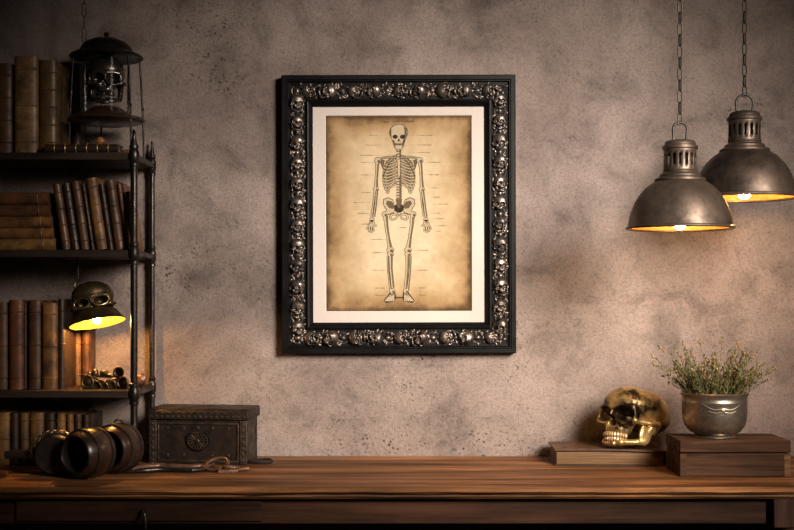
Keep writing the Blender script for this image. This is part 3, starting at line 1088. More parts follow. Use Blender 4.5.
# spine
stroke([(CX, 148), (CX, 210)], 5.0, INK, 0)
for i in range(21):
    y = 150 + i * 2.75
    w = 3.2 if i < 10 else 4.6
    stroke([(CX - w / 2 - (0.9 if i % 2 else 0), y), (CX + w / 2 + (0.9 if i % 2 else 0), y)], 1.9, BONE, 4)
    stroke([(CX + .4, y), (CX + w / 2 + .6, y)], 1.6, MID, 5)
poly([(CX - 13.5, 160), (CX + 13.5, 160), (CX + 16, 172), (CX + 15.5, 183), (CX + 9, 189), (CX, 184), (CX - 9, 189), (CX - 15.5, 183), (CX - 16, 172)], PALE, -1)
# sternum
stroke([(CX, 159), (CX, 166), (CX, 175), (CX, 179)], [4.4, 3.2, 3.4, 1.4], INK, 6)
stroke([(CX, 159.4), (CX, 166), (CX, 174.6), (CX, 178)], [3.2, 2.2, 2.4, .8], BONE, 7)
# sacrum opening
disc(CX, 208.2, 5.0, 4.6, INK, 5)
poly([(CX - 3.4, 199), (CX + 3.4, 199), (CX + 1.2, 208), (CX - 1.2, 208)], MID, 6)
# skull
sk = [(-8.9, 132), (-8.7, 129.6), (-7.6, 127.2), (-5.6, 125.4), (-3, 124.4), (0, 124.1), (3, 124.4), (5.6, 125.4), (7.6, 127.2), (8.7, 129.6), (8.9, 132), (8.2, 136), (7.0, 139.0), (6.1, 141), (5.2, 145), (4.0, 148), (2, 149.4), (-2, 149.4), (-4.0, 148), (-5.2, 145), (-6.1, 141), (-7.0, 139.0), (-8.2, 136)]
jw = [(x, y) for x, y in sk if y >= 132]
for g, lay_, mi_ in ((0.45, 8, INK), (-0.15, 9, BONE)):
    disc(CX, 132.6, 8.9 + g, 8.3 + g, mi_, lay_, 28)
    poly([(CX + x * (1 + g * .09), 139 + (y - 139) * (1 + g * .07)) for x, y in jw], mi_, lay_ + 0.4)
stroke(crv((CX - 7.5, 128.5), (CX - 9, 133), (CX - 7.2, 137)), [0.4, .8, 1.1, 1.3, 1.4, 1.3, 1.1, .8, .4], MID, 10)
poly([(CX + x, y) for x, y in ((4.5, 126), (8, 129), (8.3, 134), (6.4, 140), (4.6, 146), (3, 148.2), (3.8, 142), (5.4, 136), (5.8, 131))], MID, 10)
poly([(CX + x, y) for x, y in ((-6.2, 140), (-4.8, 145.4), (-3, 148), (-3.8, 143))], MID, 10)
for s in (-1, 1):
    disc(CX + s * 3.7, 136.8, 2.6, 2.1, INK, 11)
    poly([(CX + s * 6.3, 140.2), (CX + s * 4.2, 140.6), (CX + s * 4.4, 144)], INK, 11)
poly([(CX, 138.3), (CX + 1.6, 141.2), (CX - 1.6, 141.2)], INK, 11)
stroke([(CX - 4, 143.9), (CX, 144.5), (CX + 4, 143.9)], 0.9, INK, 11)
for k in range(-3, 4):
    stroke([(CX + k * 1.05, 142.8), (CX + k * 1.02, 145.6)], 0.35, INK, 12)
stroke([(396, 297.5), (402, 297.8)], 1.3, INK, 1)
# the plate's caption lines: leader lines and unreadable script
ldr = [(370, 384, 135.4, -1), (366, 382, 145, -1), (360, 383, 155.2, -1), (361, 374, 162.4, -1), (361, 374, 174.8, -1), (362, 374, 192.5, -1), (354, 370, 202.4, -1), (357, 374, 213.2, -1),
       (362, 372, 224, -1), (370, 390, 239.3, -1), (373, 389, 252.5, -1), (372, 390, 270.3, -1), (375, 392, 288, -1), (375, 392, 295.2, -1),
       (410, 432, 135.4, 1), (410, 431, 145, 1), (410, 430, 152.6, 1), (424, 440, 162.4, 1), (424, 438, 174.8, 1), (428, 437, 188, 1), (430, 440, 197.3, 1), (432, 448, 204.3, 1), (430, 440, 213.2, 1),
       (433, 443, 218.7, 1), (434, 446, 225.8, 1), (434, 440, 231.3, 1), (412, 428, 250.5, 1), (412, 428, 270.3, 1), (414, 425, 288, 1), (414, 426, 295.2, 1), (397, 405, 227.5, 1)]


def script(x0, x1, y, mi, hgt):
    x = x0
    while x < x1:
        w = random.uniform(0.7, 1.2)
        hh_ = random.uniform(.5, 1.0) * hgt
        stroke([(x, y + hh_ * .5), (x + w * .5, y - hh_ * .5), (x + w, y + hh_ * .4)], 0.42, mi, 1)
        x += w + (0.8 if random.random() < .18 else 0.12)


for a, b_, y, s in ldr:
    if s < 0:
        stroke([(a + (b_ - a) * .6, y), (b_, y)], 0.32, PALE, 1)
        script(a, a + (b_ - a) * .58, y, MID, 1.1)
    else:
        stroke([(a, y), (a + (b_ - a) * .4, y)], 0.32, PALE, 1)
        script(a + (b_ - a) * .42, b_, y, MID, 1.1)
script(384, 389.5, 122.0, INK, 1.7)
script(393, 395, 121.6, INK, 1.5)
script(396.5, 414, 121.2, INK, 1.9)
obj('skeleton_drawing', dw, [M['ink'], M['inkmid'], M['inkpale'], M['bone']], pr)

# ------------------------------------------------------------------ lantern
LY = -0.14
lx = PX(106.5, LY)
lz = SZ[0]
q = FP / (CD + LY)          # px per metre
def LZ(py): return PZ(py, LY) - lz
la = thing('lantern', 'black iron lantern with domed lid, on thin legs on the top shelf', 'lantern', (lx, LY, lz), (0, 0, 0))
bz = LZ(121)
bs = MB()
bs.lathe([(0, bz - 0.012), (0.05, bz - 0.010), (0.082, bz - 0.004), (0.0905, bz - 0.001), (0.092, bz + 0.003), (0.086, bz + 0.007), (0.066, bz + 0.012), (0.048, bz + 0.022), (0.036, bz + 0.03), (0.03, bz + 0.033), (0, bz + 0.033)], 48)
obj('base_pan', bs, M['jar'], la)
hz_ = LZ(57)
ht = MB()
ht.lathe([(0, hz_ + 0.004), (0.06, hz_ + 0.003), (0.084, hz_ - 0.004), (0.0875, hz_ - 0.002), (0.086, hz_ + 0.002), (0.07, hz_ + 0.010), (0.063, hz_ + 0.013), (0.062, hz_ + 0.017), (0.056, hz_ + 0.027), (0.045, hz_ + 0.036),
          (0.03, hz_ + 0.042), (0.014, hz_ + 0.045), (0.006, hz_ + 0.046), (0.0045, hz_ + 0.05), (0.007, hz_ + 0.054), (0.006, hz_ + 0.058), (0, hz_ + 0.06)], 48)
obj('lid', ht, M['iron'], la)
bl_ = MB()
bl_.tube([(-0.052, 0.0, hz_ + 0.026), (-0.056, 0.0, hz_ + 0.034), (-0.055, 0, hz_ + 0.044), (-0.050, 0, hz_ + 0.046), (-0.047, 0, hz_ + 0.034)], 0.0016, 8)
obj('lid_ring', bl_, M['iron'], la)
g = MB()
g.lathe([(0.0525, bz + 0.0195), (0.054, hz_ + 0.002)], 48)
obj('glass_chimney', g, M['glass'], la)
for a in (-36, 14, 112, 205):
    ca, sa = math.cos(R(a)), math.sin(R(a))
    lg = MB()
    lg.tube([(0.078 * ca, 0.078 * sa, hz_ - 0.001), (0.086 * ca, 0.086 * sa, bz + 0.002), (0.087 * ca, 0.087 * sa, 0.012), (0.088 * ca, 0.088 * sa, 0.0)], [0.0026, 0.0026, 0.0022, 0.003], 10)
    lg.ell((0.0855 * ca, 0.0855 * sa, bz + 0.03), (0.004, 0.004, 0.005), 10, 6)
    obj('leg', lg, M['iron'], la)
skl = skull_mesh('skull', M['darkskull'], 0.0064, 90, sq=(1.0, 0.8, 0.93), orb=1.15)
s_ = link('skull', skl)
tag(s_, 'dark iron skull inside the glass of the lantern', 'skull')
s_.location = (lx, LY - 0.003, lz + bz + 0.0335 + 0.0064 * 13.45 * 0.93)
s_.rotation_euler = (0, 0, R(10))
o = obj('teeth', teeth_mb(0.0064, sq=(1.0, 0.8, 0.93)), M['pipe'], s_)
hc = thing('hanging_chain', 'thin dark chain hanging above the skull lantern at left', 'chain', (lx - 0.0535, LY, lz + hz_ + 0.036))
obj('chain_links', chain_mb(0, 0, 2.5 - (lz + hz_ + 0.036) - 0.015, 0, 0.034, 0.0125, 0.0015), M['chain'], hc)
zz_ = 2.5 - (lz + hz_ + 0.036)
obj('ceiling_hook', MB().lathe([(0, zz_ - 0.016), (0.006, zz_ - 0.016), (0.02, zz_ - 0.006), (0.02, zz_ - 0.0005), (0, zz_ - 0.0005)], 20), M['iron'], hc)

# ------------------------------------------------------------------ skull lamp
SLY = -0.162
slp = P(97.5, 323.5, SLY)
sl = thing('skull_lamp', 'small brass skull shaped lamp, lit, hanging under the second shelf', 'lamp', slp, (R(-9), R(-12), 0))
k = 0.0064
slm = skull_mesh('skull_head', M['brass'], k, 90, jaw=False, cut=-5.6, sq=(1.12, 0.85, 0.86), orb=1.32)
so = link('skull_head', slm, sl)
so.location = (-0.003, 0.006, 0.066)
so.rotation_euler = (R(2), 0, R(8))
shd = MB()
op = [(0.0665, 0.0), (0.0675, 0.0012), (0.066, 0.003), (0.061, 0.009), (0.0575, 0.0135), (0.054, 0.020), (0.050, 0.026), (0.044, 0.031), (0.035, 0.0345), (0, 0.035)]
shd.lathe(op, 48)
obj('shade', shd, M['brass'], sl)
lng = MB()
lng.lathe([(0.0655, 0.0004), (0.0645, 0.0022), (0.0595, 0.0082), (0.056, 0.0125), (0.0525, 0.0185), (0.048, 0.0245), (0.040, 0.029), (0, 0.031)], 48)
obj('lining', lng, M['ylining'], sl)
bb = MB()
for sx in (-1, 1):
    er = MB()
    pts = []
    for i in range(28):
        a = 2 * PI * i / 28
        ex, ez = 3.05 + 2.55 * math.cos(a), -2.95 + 2.2 * math.sin(a)
        ey = -8.15 + 0.075 * max(0, ex - 1.0) ** 2
        pts.append((sx * ex * k * 1.12, ey * k * 0.85, ez * k * 0.86))
    er.tube(pts, 0.0021, 8, True)
    obj('eye_rim', er, M['brassrim'], so)
bb.lathe([(0, -0.0015), (0.006, 0.0005), (0.0095, 0.006), (0.009, 0.0115), (0.006, 0.018), (0.005, 0.030), (0, 0.030)], 20)
obj('bulb', bb, M['bulb2'], sl)
rg = MB()
pts = [(0.0105 * math.cos(2 * PI * i / 20) - 0.028, 0.0, 0.0125 * math.sin(2 * PI * i / 20) + 0.1) for i in range(20)]
rg.tube(pts, 0.0016, 8, True)
obj('hanging_ring', rg, M['brass'], sl)
# hook from the shelf above down to the ring
Ms = Matrix.Translation(slp) @ Euler((R(-9), R(-12), 0)).to_matrix().to_4x4()
rp = Ms @ Vector((-0.028, 0, 0.1125))
zu = SZ[1] - 0.017
hk = MB()
hk.tube([(rp.x, rp.y, zu - 0.0002), (rp.x, rp.y, rp.z + 0.01), (rp.x + 0.001, rp.y - 0.004, rp.z + 0.002), (rp.x, rp.y, rp.z - 0.0022), (rp.x, rp.y + 0.004, rp.z + 0.002), (rp.x, rp.y + 0.005, rp.z + 0.006)], 0.0013, 8)
hk.lathe([(0, zu - 0.004), (0.006, zu - 0.003), (0.007, zu - 0.0002), (0, zu - 0.0002)], 16, Matrix.Translation((rp.x, rp.y, 0)))
tag(obj('shelf_hook', hk, M['iron']), 'thin iron hook under the second shelf holding the skull lamp', 'hook')

# ------------------------------------------------------------------ brass ornament under the lamp
OY = -0.175
ob = thing('brass_ornament', 'openwork brass ornament with scrolls and rings below the skull lamp', 'ornament', (0, 0, 0))
oz = SZ[2]


def O(px_, py_, dy=0.0):
    return P(px_, py_, OY + dy)


ob.location = (PX(104, OY), OY, oz)
ol = Vector(ob.location)
b1 = MB()
tp = [O(87, 378.5), O(91, 376.8), O(96, 378), O(100, 380.8), O(106, 381.2), O(112, 379.4), O(118, 379.6), O(124, 381), O(127, 380)]
tp = [p - ol for p in tp]
b1.tube(tp, [0.002, 0.0032, 0.003, 0.0026, 0.0026, 0.003, 0.003, 0.003, 0.002], 10)
for (a, b_, h) in ((92, 101, 0.015), (101, 108, 0.013), (108, 116, 0.018), (116, 127, 0.015)):
    xa, xb = PX(a, OY) - ol.x, PX(b_, OY) - ol.x
    b1.tube([(xa + (xb - xa) * (0.5 - 0.5 * math.cos(PI * i / 10)), -0.002, 0.0028 + h * math.sin(PI * i / 10)) for i in range(11)], 0.0027, 8)
b1.box(-0.05, 0.052, 0.004, 0.012, 0, 0.017)
obj('scroll_base', b1, M['brass'], ob, sharp=50)
for (cx_, cy_, r_, th, dy) in ((87.5, 384, 0.0135, 0.0034, -0.004), (118.5, 372.3, 0.0105, 0.003, 0.0), (122.5, 385, 0.012, 0.003, -0.005)):
    w = MB()
    c = O(cx_, cy_, dy) - ol
    if c.z - r_ - th < 0:
        c.z = r_ + th + 0.0003
    w.tube([(c.x + r_ * math.cos(2 * PI * i / 24), c.y, c.z + r_ * math.sin(2 * PI * i / 24)) for i in range(24)], th, 8, True)
    w.ell((c.x, c.y + 0.003, c.z), (r_ * .75, 0.003, r_ * .75), 14, 8)
    obj('ring', w, M['brass'], ob)
up = MB()
for (cx_, cy_, rx, rz) in ((104, 373, .011, .008), (95, 373.5, .009, .012), (110, 375.5, .012, .006), (90, 374, .006, .006)):
    c = O(cx_, cy_, 0.006) - ol
    up.ell(tuple(c), (rx, 0.008, rz), 14, 9)
up.tube([O(92, 379, .006) - ol, O(98, 376, .004) - ol, O(106, 376.5, .004) - ol, O(114, 375, .004) - ol, O(122, 379.5, .004) - ol], 0.0035, 8)
obj('crest', up, M['brass'], ob)
st = MB()
st.ell((0, 0, 0.016), (0.013, 0.011, 0.0165), 14, 10)
for i, p in enumerate(st.v):
    st.v[i] = (p[0] * (1 + .12 * math.sin(3.1 * i)), p[1], p[2])
st_ = obj('carved_stone', st, M['rust'], None, sharp=20)
tag(st_, 'small dark rounded stone behind the front post on the third shelf', 'stone')
st_.location = (PX(142.5, -.1) - 0.004, -0.1, SZ[2] + 0.0003)

# ------------------------------------------------------------------ jars, mallet, left tools
def jar(label, px_, y, r, length, yaw, knob_):
    root = thing('jar', label, 'jar', (PX(px_, y), y, TZ), (0, 0, R(yaw)), 'dark barrel jars on the table')
    Mx = Matrix.Translation((0, 0, r + 0.0004)) @ Matrix.Rotation(R(90), 4, 'X')   # +z of the lathe -> -y
    h = length
    prof = [(0, -h / 2), (r * .72, -h / 2), (r * .80, -h / 2 + 0.004), (r * .93, -h * .25), (r, 0.0), (r * .95, h * .22), (r * .84, h * .42), (r * .80, h * .47), (r * .77, h / 2), (r * .70, h / 2), (r * .66, h * .46),
            (r * .74, h * .3), (r * .86, 0), (r * .7, -h * .4), (0, -h * .44)]
    mb = MB()
    mb.lathe(prof[:10], 48, Mx)
    mb.lathe(prof[9:], 48, Mx, mi=1)
    obj('body', mb, [M['jar'], M['jarin']], root)
    for t_ in (-0.27, 0.24):
        hb = MB()
        rr = r * (.945 if t_ < 0 else .955)
        hb.lathe([(rr - 0.002, t_ * h - .004), (rr + .0012, t_ * h - .004), (rr + .0012, t_ * h + .004), (rr - 0.002, t_ * h + .004)], 48, Mx, close=True)
        obj('hoop', hb, M['leather'], root)
    lipm = MB()
    lipm.tube([(r * .735 * math.cos(2 * PI * i / 36), r * .735 * math.sin(2 * PI * i / 36), h / 2) for i in range(36)], 0.0028, 8, True, Mx)
    obj('lip', lipm, M['pipe'], root)
    if knob_:
        kn = MB()
        kn.tube([(0.011 * math.cos(PI * i / 8), 0.006, 2 * r - 0.001 + 0.008 * math.sin(PI * i / 8)) for i in range(9)], 0.002, 8)
        obj('handle', kn, M['pipe'], root)
    return root


jar('dark glazed barrel jar lying on its side, nearer one, mouth to the room', 89, -0.37, 0.0560, 0.085, -30, False)
jar('dark barrel jar with a top ring, behind the nearer jar by the post', 117, -0.293, 0.0570, 0.078, -20, True)
ml = thing('mallet', 'dark wooden mallet lying beside the jars, handle pointing left', 'mallet', (PX(58, -.31), -0.31, TZ), (0, 0, R(2)))
hd = MB()
hd.lathe([(0, -0.042), (0.040, -0.042), (0.045, -0.036), (0.048, -0.01), (0.048, 0.01), (0.045, 0.036), (0.040, 0.042), (0, 0.042)], 32, Matrix.Translation((0, 0, 0.0482)) @ Matrix.Rotation(R(90), 4, 'X'))
obj('head', hd, M['leather'], ml)
hn = MB()
hn.tube([(-0.04, 0, 0.048), (-0.07, 0, 0.047), (-0.105, 0, 0.045), (-0.118, 0, 0.044)], [0.008, 0.0095, 0.0105, 0.008], 14)
obj('handle', hn, M['leather'], ml)
cm = MB()
cp_ = crv((0.035, -0.02, 0), (0, 0, 0), (0, 0, 0))
n = 17
for i in range(n):
    a = R(40 + 145 * i / (n - 1))
    c = Vector((0.0515 * math.cos(a), -0.022 + 0.004 * math.sin(i * .8), 0.0482 + 0.0515 * math.sin(a)))
    Mx = Matrix.Translation(c) @ Matrix.Rotation(-a + R(90), 4, 'Y') @ Matrix.Rotation(R(35 if i % 2 else -35), 4, 'X')
    cm.tube([(0.0082 * math.cos(2 * PI * k / 12), 0.0044 * math.sin(2 * PI * k / 12), 0) for k in range(12)], 0.0015, 6, True, Mx)
co = obj('small_chain', cm, M['silver'])
co.location = ml.location
tag(co, 'small pale metal chain draped over the dark mallet head', 'chain')
tl = thing('turned_handle', 'reddish turned wooden handle poking in at the left photo edge on the table', 'tool', (PX(-22, -.36), -0.36, TZ), (0, 0, R(-8)))
th_ = MB()
th_.lathe([(0, 0), (0.005, 0.001), (0.007, 0.006), (0.0055, 0.012), (0.0085, 0.03), (0.0075, 0.055), (0.005, 0.062), (0.007, 0.068), (0, 0.072)], 20, Matrix.Translation((0, 0, 0.0086)) @ Matrix.Rotation(R(90), 4, 'Y'))
obj('grip', th_, M['book_red'], tl)

# ------------------------------------------------------------------ chest
cd0 = -0.155
cx0, cx1 = PX(147.5, cd0), PX(248, cd0)
cw = cx1 - cx0
cdp = 0.118
chh = PZ(409, cd0) - TZ
ct = thing('chest', 'dark metal bound chest with round lock plate, beside the shelf rack', 'chest', ((cx0 + cx1) / 2, cd0, TZ), (0, 0, R(-7)))
bh = chh - 0.026
obj('body', MB().box(-cw / 2 + .003, cw / 2 - .003, 0.003, cdp, 0, bh), M['chest'], ct, 0.002)
ld = MB()
pr_ = [(-0.003, bh + .0006), (-0.003, bh + 0.014), (0.000, bh + 0.020), (0.006, chh), (cdp - .004, chh + 0.001), (cdp + .003, chh - .006), (cdp + .003, bh + .0006)]
v = [(-cw / 2 - .003, y, z) for y, z in pr_] + [(cw / 2 + .003, y, z) for y, z in pr_]
kk = len(pr_)
ld.add(v, [(i, (i + 1) % kk, kk + (i + 1) % kk, kk + i) for i in range(kk)] + [tuple(range(kk))[::-1], tuple(range(kk, 2 * kk))])
obj('lid', ld, M['chest'], ct, 0.0015)
for xx in (-cw / 2, cw / 2 - 0.018):
    obj('edge_strap', MB().box(xx, xx + 0.018, -0.0005, 0.004, 0.001, bh - 0.001), M['chestlight'], ct, 0.0012)
pn = MB()
for (a, b_, c_, d_) in ((-cw / 2 + .020, cw / 2 - .020, 0.006, 0.010), (-cw / 2 + .020, cw / 2 - .020, bh - .011, bh - .007), (-cw / 2 + .020, -cw / 2 + .024, 0.010, bh - .011), (cw / 2 - .024, cw / 2 - .020, 0.010, bh - .011)):
    pn.box(a, b_, 0.0, 0.0045, c_, d_)
obj('panel_moulding', pn, M['chestlight'], ct, 0.0008)
STUD = MB().ell((0, 0, 0), (1, 1, 1), 8, 6).mesh('stud', M['chestlight'])


def stud(c, r):
    o = link('stud', STUD, ct)
    o.location = c
    o.scale = r


for i in range(18):
    xx = -cw / 2 + 0.006 + (cw - 0.012) * i / 17
    stud((xx, -0.0032, bh + 0.008), (0.0032, 0.0022, 0.0028))
for i in range(7):
    for xx in (-cw / 2 + .009, cw / 2 - .009):
        stud((xx, -0.0008, 0.01 + (bh - 0.02) * i / 6), (0.004, 0.0024, 0.0045))
for i in range(6):
    stud((cw / 2 + 0.0032, 0.01 + (cdp - 0.02) * i / 5, bh + 0.008), (0.002, 0.003, 0.0028))
    stud((cw / 2 - 0.0028, 0.012 + (cdp - 0.024) * i / 5, 0.012), (0.002, 0.003, 0.0028))
for sx in (-.035, .035, -.075, .075):
    stud((sx, 0.0025, bh - .02), (0.0035, 0.002, 0.0035))
    stud((sx, 0.0025, .022), (0.0035, 0.002, 0.0035))
stud((0.0, 0.0025, bh - .019), (0.004, 0.002, 0.004))
tr_ = MB()
for i in range(14):
    x0 = -cw / 2 + cw * i / 14
    tr_.tube([(x0, -0.0034, bh + 0.016), (x0 + cw / 28, -0.0036, bh + 0.0205), (x0 + cw / 14, -0.0034, bh + 0.016)], 0.0013, 6)
obj('lid_trim', tr_, M['chestlight'], ct)
lk = MB()
lz_ = bh * .50
shape = []
for i in range(29):
    a = PI + PI * i / 28
    shape.append((0.030 * math.cos(a), lz_ + 0.006 + 0.028 * math.sin(a)))
shape = [(-0.030, lz_ + .014)] + shape + [(0.030, lz_ + .014), (0.022, lz_ + 0.024), (-0.022, lz_ + 0.024)]
ns = len(shape)
lk.add([(x, 0.0026, z) for x, z in shape] + [(x, -0.0006, z) for x, z in shape],
       [tuple(range(ns, 2 * ns))] + [(i, (i + 1) % ns, ns + (i + 1) % ns, ns + i) for i in range(ns)])
lp_ = obj('lock_plate', lk, M['iron'], ct, 0.0006)
lr = MB()
for i in range(16):
    a = 2 * PI * i / 16
    lr.tube([(0.007 * math.cos(a), -0.0012, lz_ + .003 + 0.006 * math.sin(a)), (0.020 * math.cos(a), -0.0012, lz_ + .003 + 0.018 * math.sin(a))], [0.0008, 0.0018], 6)
lr.tube([(0.024 * math.cos(2 * PI * i / 32), -0.001, lz_ + .003 + 0.020 * math.sin(2 * PI * i / 32)) for i in range(32)], 0.0012, 6, True)
lr.ell((0, -0.001, lz_ + .003), (0.0055, 0.003, 0.0055), 12, 8)
obj('rosette', lr, M['chestlight'], lp_)

# ------------------------------------------------------------------ tongs, key, strap on the table
def TP(px_, py_, h=0.0):
    """a point at height h over the table seen at px,py"""
    d = (CZ - TZ - h) * FP / (py_ - HY)
    return Vector(((px_ - 397) / FP * d, d - CD, TZ + h))


tg = thing('iron_tongs', 'long rusty iron tongs lying in front of the chest, looped handles right', 'tongs', (0, 0, 0))
o0 = TP(185, 468, 0)
tg.location = o0
a1 = MB()
a1.tube([TP(121, 470, .004) - o0, TP(132, 468.8, .006) - o0, TP(146, 466.5, .006) - o0, TP(160, 465.5, .006) - o0, TP(185, 466.8, .006) - o0, TP(205, 466, .006) - o0, TP(214, 464.5, .007) - o0], [0.003, .0058, .0075, .0065, .0058, .0056, .005], 10)
obj('arm', a1, M['rust'], tg)
a2 = MB()
a2.tube([TP(126, 472, .004) - o0, TP(140, 471, .0055) - o0, TP(150, 470.2, .006) - o0, TP(158, 469.5, .006) - o0, TP(172, 469.8, .0052) - o0, TP(192, 470.5, .005) - o0, TP(212, 468.5, .005) - o0], [0.003, .0052, .0068, .0065, .005, .005, .005], 10)
obj('arm', a2, M['pipe'], tg)
pv = MB()
pv.lathe([(0, 0), (0.007, 0), (0.007, 0.013), (0.004, 0.015), (0, 0.015)], 16, Matrix.Translation(TP(152, 468.5, 0) - o0))
obj('pivot', pv, M['rust'], tg)
l1 = MB()
cc = TP(217, 464.0, 0.016) - o0
l1.tube([(cc.x + 0.026 * math.cos(2 * PI * i / 24), cc.y + 0.018 * math.sin(2 * PI * i / 24), cc.z + 0.0115 * math.sin(2 * PI * i / 24 + .3)) for i in range(24)], 0.0038, 8, True)
obj('loop', l1, M['rust'], tg)
ky = thing('iron_key', 'rusty iron key with a square block bit in front of the tongs loop', 'key', TP(229, 472.5, 0), (0, 0, R(12)))
k1 = MB()
k1.box(-0.026, 0.020, -0.010, 0.006, 0.0, 0.008)
obj('bit', k1, M['rust'], ky, 0.0015)
k2 = MB()
k2.tube([(0.018, 0.0, 0.0052), (0.034, 0.012, 0.0052), (0.046, 0.016, 0.0052)], 0.0042, 8)
k2.tube([(0.006 + 0.016 * math.cos(2 * PI * i / 20), 0.003 + 0.010 * math.sin(2 * PI * i / 20), 0.0115) for i in range(20)], 0.003, 8, True)
obj('shank', k2, M['rust'], ky)
rp_ = thing('leather_loop', 'black looped leather strap lying right of the chest corner', 'strap', TP(258, 463.5, 0))
r1 = MB()
r1.tube([(0.033 * math.cos(2 * PI * i / 32), 0.014 * math.sin(2 * PI * i / 32), 0.0062 + 0.0015 * math.sin(4 * PI * i / 32)) for i in range(32)], 0.0042, 8, True)
obj('strap', r1, M['leather'], rp_)
r2 = MB()
r2.tube([(-0.034, 0.0, 0.0064), (-0.045, -0.003, 0.0058), (-0.056, -0.006, 0.005)], [.004, .0045, .0035], 8)
obj('strap_end', r2, M['leather'], rp_)

# ------------------------------------------------------------------ right: book, box, skull, pot
bkd = -0.178
bx0, bx1 = PX(555, bkd), PX(666, bkd)
bth = PZ(449, bkd) - TZ
rb = thing('book', 'thick old closed book lying on the table under the gilt skull', 'book', ((bx0 + bx1) / 2, bkd, TZ), (0, 0, R(-1.2)))
w = (bx1 - bx0)
dpt = 0.145
cv = MB()
cv.box(-w / 2, w / 2, 0.0, dpt, 0.0, 0.0035)
obj('back_cover', cv, M['book_dark'], rb, 0.001)
cv = MB()
nx = 12
v, f = [], []
for i in range(nx + 1):
    x = -w / 2 + w * i / nx
    u = i / nx
    sag = -0.004 * u + 0.0025 * math.sin(u * PI)
    for (y, z) in ((-0.002, 0), (dpt, 0), (dpt, .0045), (-0.002, .0045)):
        v.append((x, y, bth - .0045 + z + (sag if y < 0.05 else 0)))
for i in range(nx):
    for k_ in range(4):
        q_ = (k_ + 1) % 4
        f.append((i * 4 + k_, (i + 1) * 4 + k_, (i + 1) * 4 + q_, i * 4 + q_))
f.append((0, 1, 2, 3))
f.append((nx * 4 + 3, nx * 4 + 2, nx * 4 + 1, nx * 4))
cv.add(v, f)
obj('front_cover', cv, M['book_brown'], rb)
pg = MB()
v, f = [], []
for i in range(nx + 1):
    x = -w / 2 + 0.005 + (w - 0.010) * i / nx
    u = i / nx
    sag = -0.004 * u + 0.0025 * math.sin(u * PI)
    v += [(x, 0.006, 0.0037), (x, 0.003, 0.0165), (x, 0.006, bth - .0049 + sag), (x, dpt - 0.004, bth - .0055), (x, dpt - .004, 0.0037)]
for i in range(nx):
    for k_ in range(5):
        q_ = (k_ + 1) % 5
        f.append((i * 5 + k_, (i + 1) * 5 + k_, (i + 1) * 5 + q_, i * 5 + q_))
f.append((0, 1, 2, 3, 4))
f.append(tuple(nx * 5 + k_ for k_ in (4, 3, 2, 1, 0)))
pg.add(v, f)
obj('page_block', pg, M['pages'], rb, sharp=60)
sp = MB()
sp.box(w / 2 - 0.003, w / 2 + 0.0005, -0.001, dpt, 0.0037, bth - .009)
obj('spine', sp, M['book_dark'], rb)

yb0, yb1 = -0.352, -0.212
wx0_, wx1_ = PX(680, yb0), PX(791, yb0)
wtz = PZ(440.5, yb0)
bxo = thing('wooden_box', 'flat weathered wooden box with a lid, carrying the potted plant', 'box', ((wx0_ + wx1_) / 2, yb0, TZ))
w = wx1_ - wx0_
dpt2 = yb1 - yb0
lidh = 0.027
H = wtz - TZ
bo = MB()
bo.box(-w / 2 + .0015, w / 2 - .0015, 0.0015, dpt2 - .0015, 0, H - lidh - .0022)
obj('box_body', bo, M['boxwood'], bxo, 0.0015)
for xx in (-w / 2, w / 2 - 0.0155):
    obj('corner_board', MB().box(xx + .0004, xx + 0.015, 0.0, 0.004, 0.0004, H - lidh - .0025), M['boxwood'], bxo, 0.001)
bo = MB()
bo.box(-w / 2, w / 2, 0.0, dpt2, H - lidh, H)
obj('lid', bo, M['boxwood'], bxo, 0.002)

# gilt skull
ks = 0.0095
SQ = (1.0, 1.0, 0.83)
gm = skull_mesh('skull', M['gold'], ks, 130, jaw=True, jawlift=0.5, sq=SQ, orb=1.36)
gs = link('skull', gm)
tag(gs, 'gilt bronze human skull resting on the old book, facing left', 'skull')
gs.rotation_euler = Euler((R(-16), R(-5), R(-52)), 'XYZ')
bpy.context.view_layer.update()
co_ = np.empty(len(gm.vertices) * 3)
gm.vertices.foreach_get('co', co_)
co_ = co_.reshape(-1, 3)
Rm = np.array(gs.rotation_euler.to_matrix())
w_ = co_ @ Rm.T
sy = -0.118
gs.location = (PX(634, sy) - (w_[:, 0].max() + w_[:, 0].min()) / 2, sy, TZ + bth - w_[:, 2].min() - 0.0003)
obj('teeth', teeth_mb(ks, jaw=True, jawlift=0.5, sq=SQ), M['tooth'], gs)

# potted plant
py_ = -0.281
ptx = PX(714.5, py_)
ps = (CD + py_) / FP
pp = thing('potted_plant', 'fine leaved green herb in a tarnished silver pot on the wooden box', 'plant', (ptx, py_, wtz))
pot = MB()
prf = [(0, 0), (19, 0), (20, 0.6), (19, 2.2), (17.5, 3), (20, 3.4), (25, 6), (29.0, 11), (31, 17), (31.8, 25), (31.8, 34), (32.2, 35.2), (32.2, 36.4), (31.6, 37.5), (31.8, 41), (33, 42.6), (33.4, 44), (32.6, 44.8), (31.2, 44), (30.8, 38)]
pot.lathe([(r * ps, z * ps) for r, z in prf], 64)
pot.lathe([(30.8 * ps, 38 * ps), (30, 20 * 1)] if False else [(30.8 * ps, 38 * ps), (30.4 * ps, 30 * ps), (28 * ps, 12 * ps), (0, 8 * ps)], 64)
obj('pot', pot, M['silver'], pp)
em = MB()
for s in (-1, 1):   # worn swag relief on the front of the pot
    for dz_, n_ in ((0.0, 9), (-3.2, 6)):
        pts = []
        for i in range(n_):
            a = R(-90) + s * R(2 + 4.6 * i)
            rr = 31.9 * ps
            pts.append((rr * math.cos(a), rr * math.sin(a), (30.5 + dz_ - 1.8 * math.sin(i * .55) + .35 * i) * ps))
        em.tube(pts, [0.0022 - 0.0012 * i / n_ for i in range(n_)], 8)
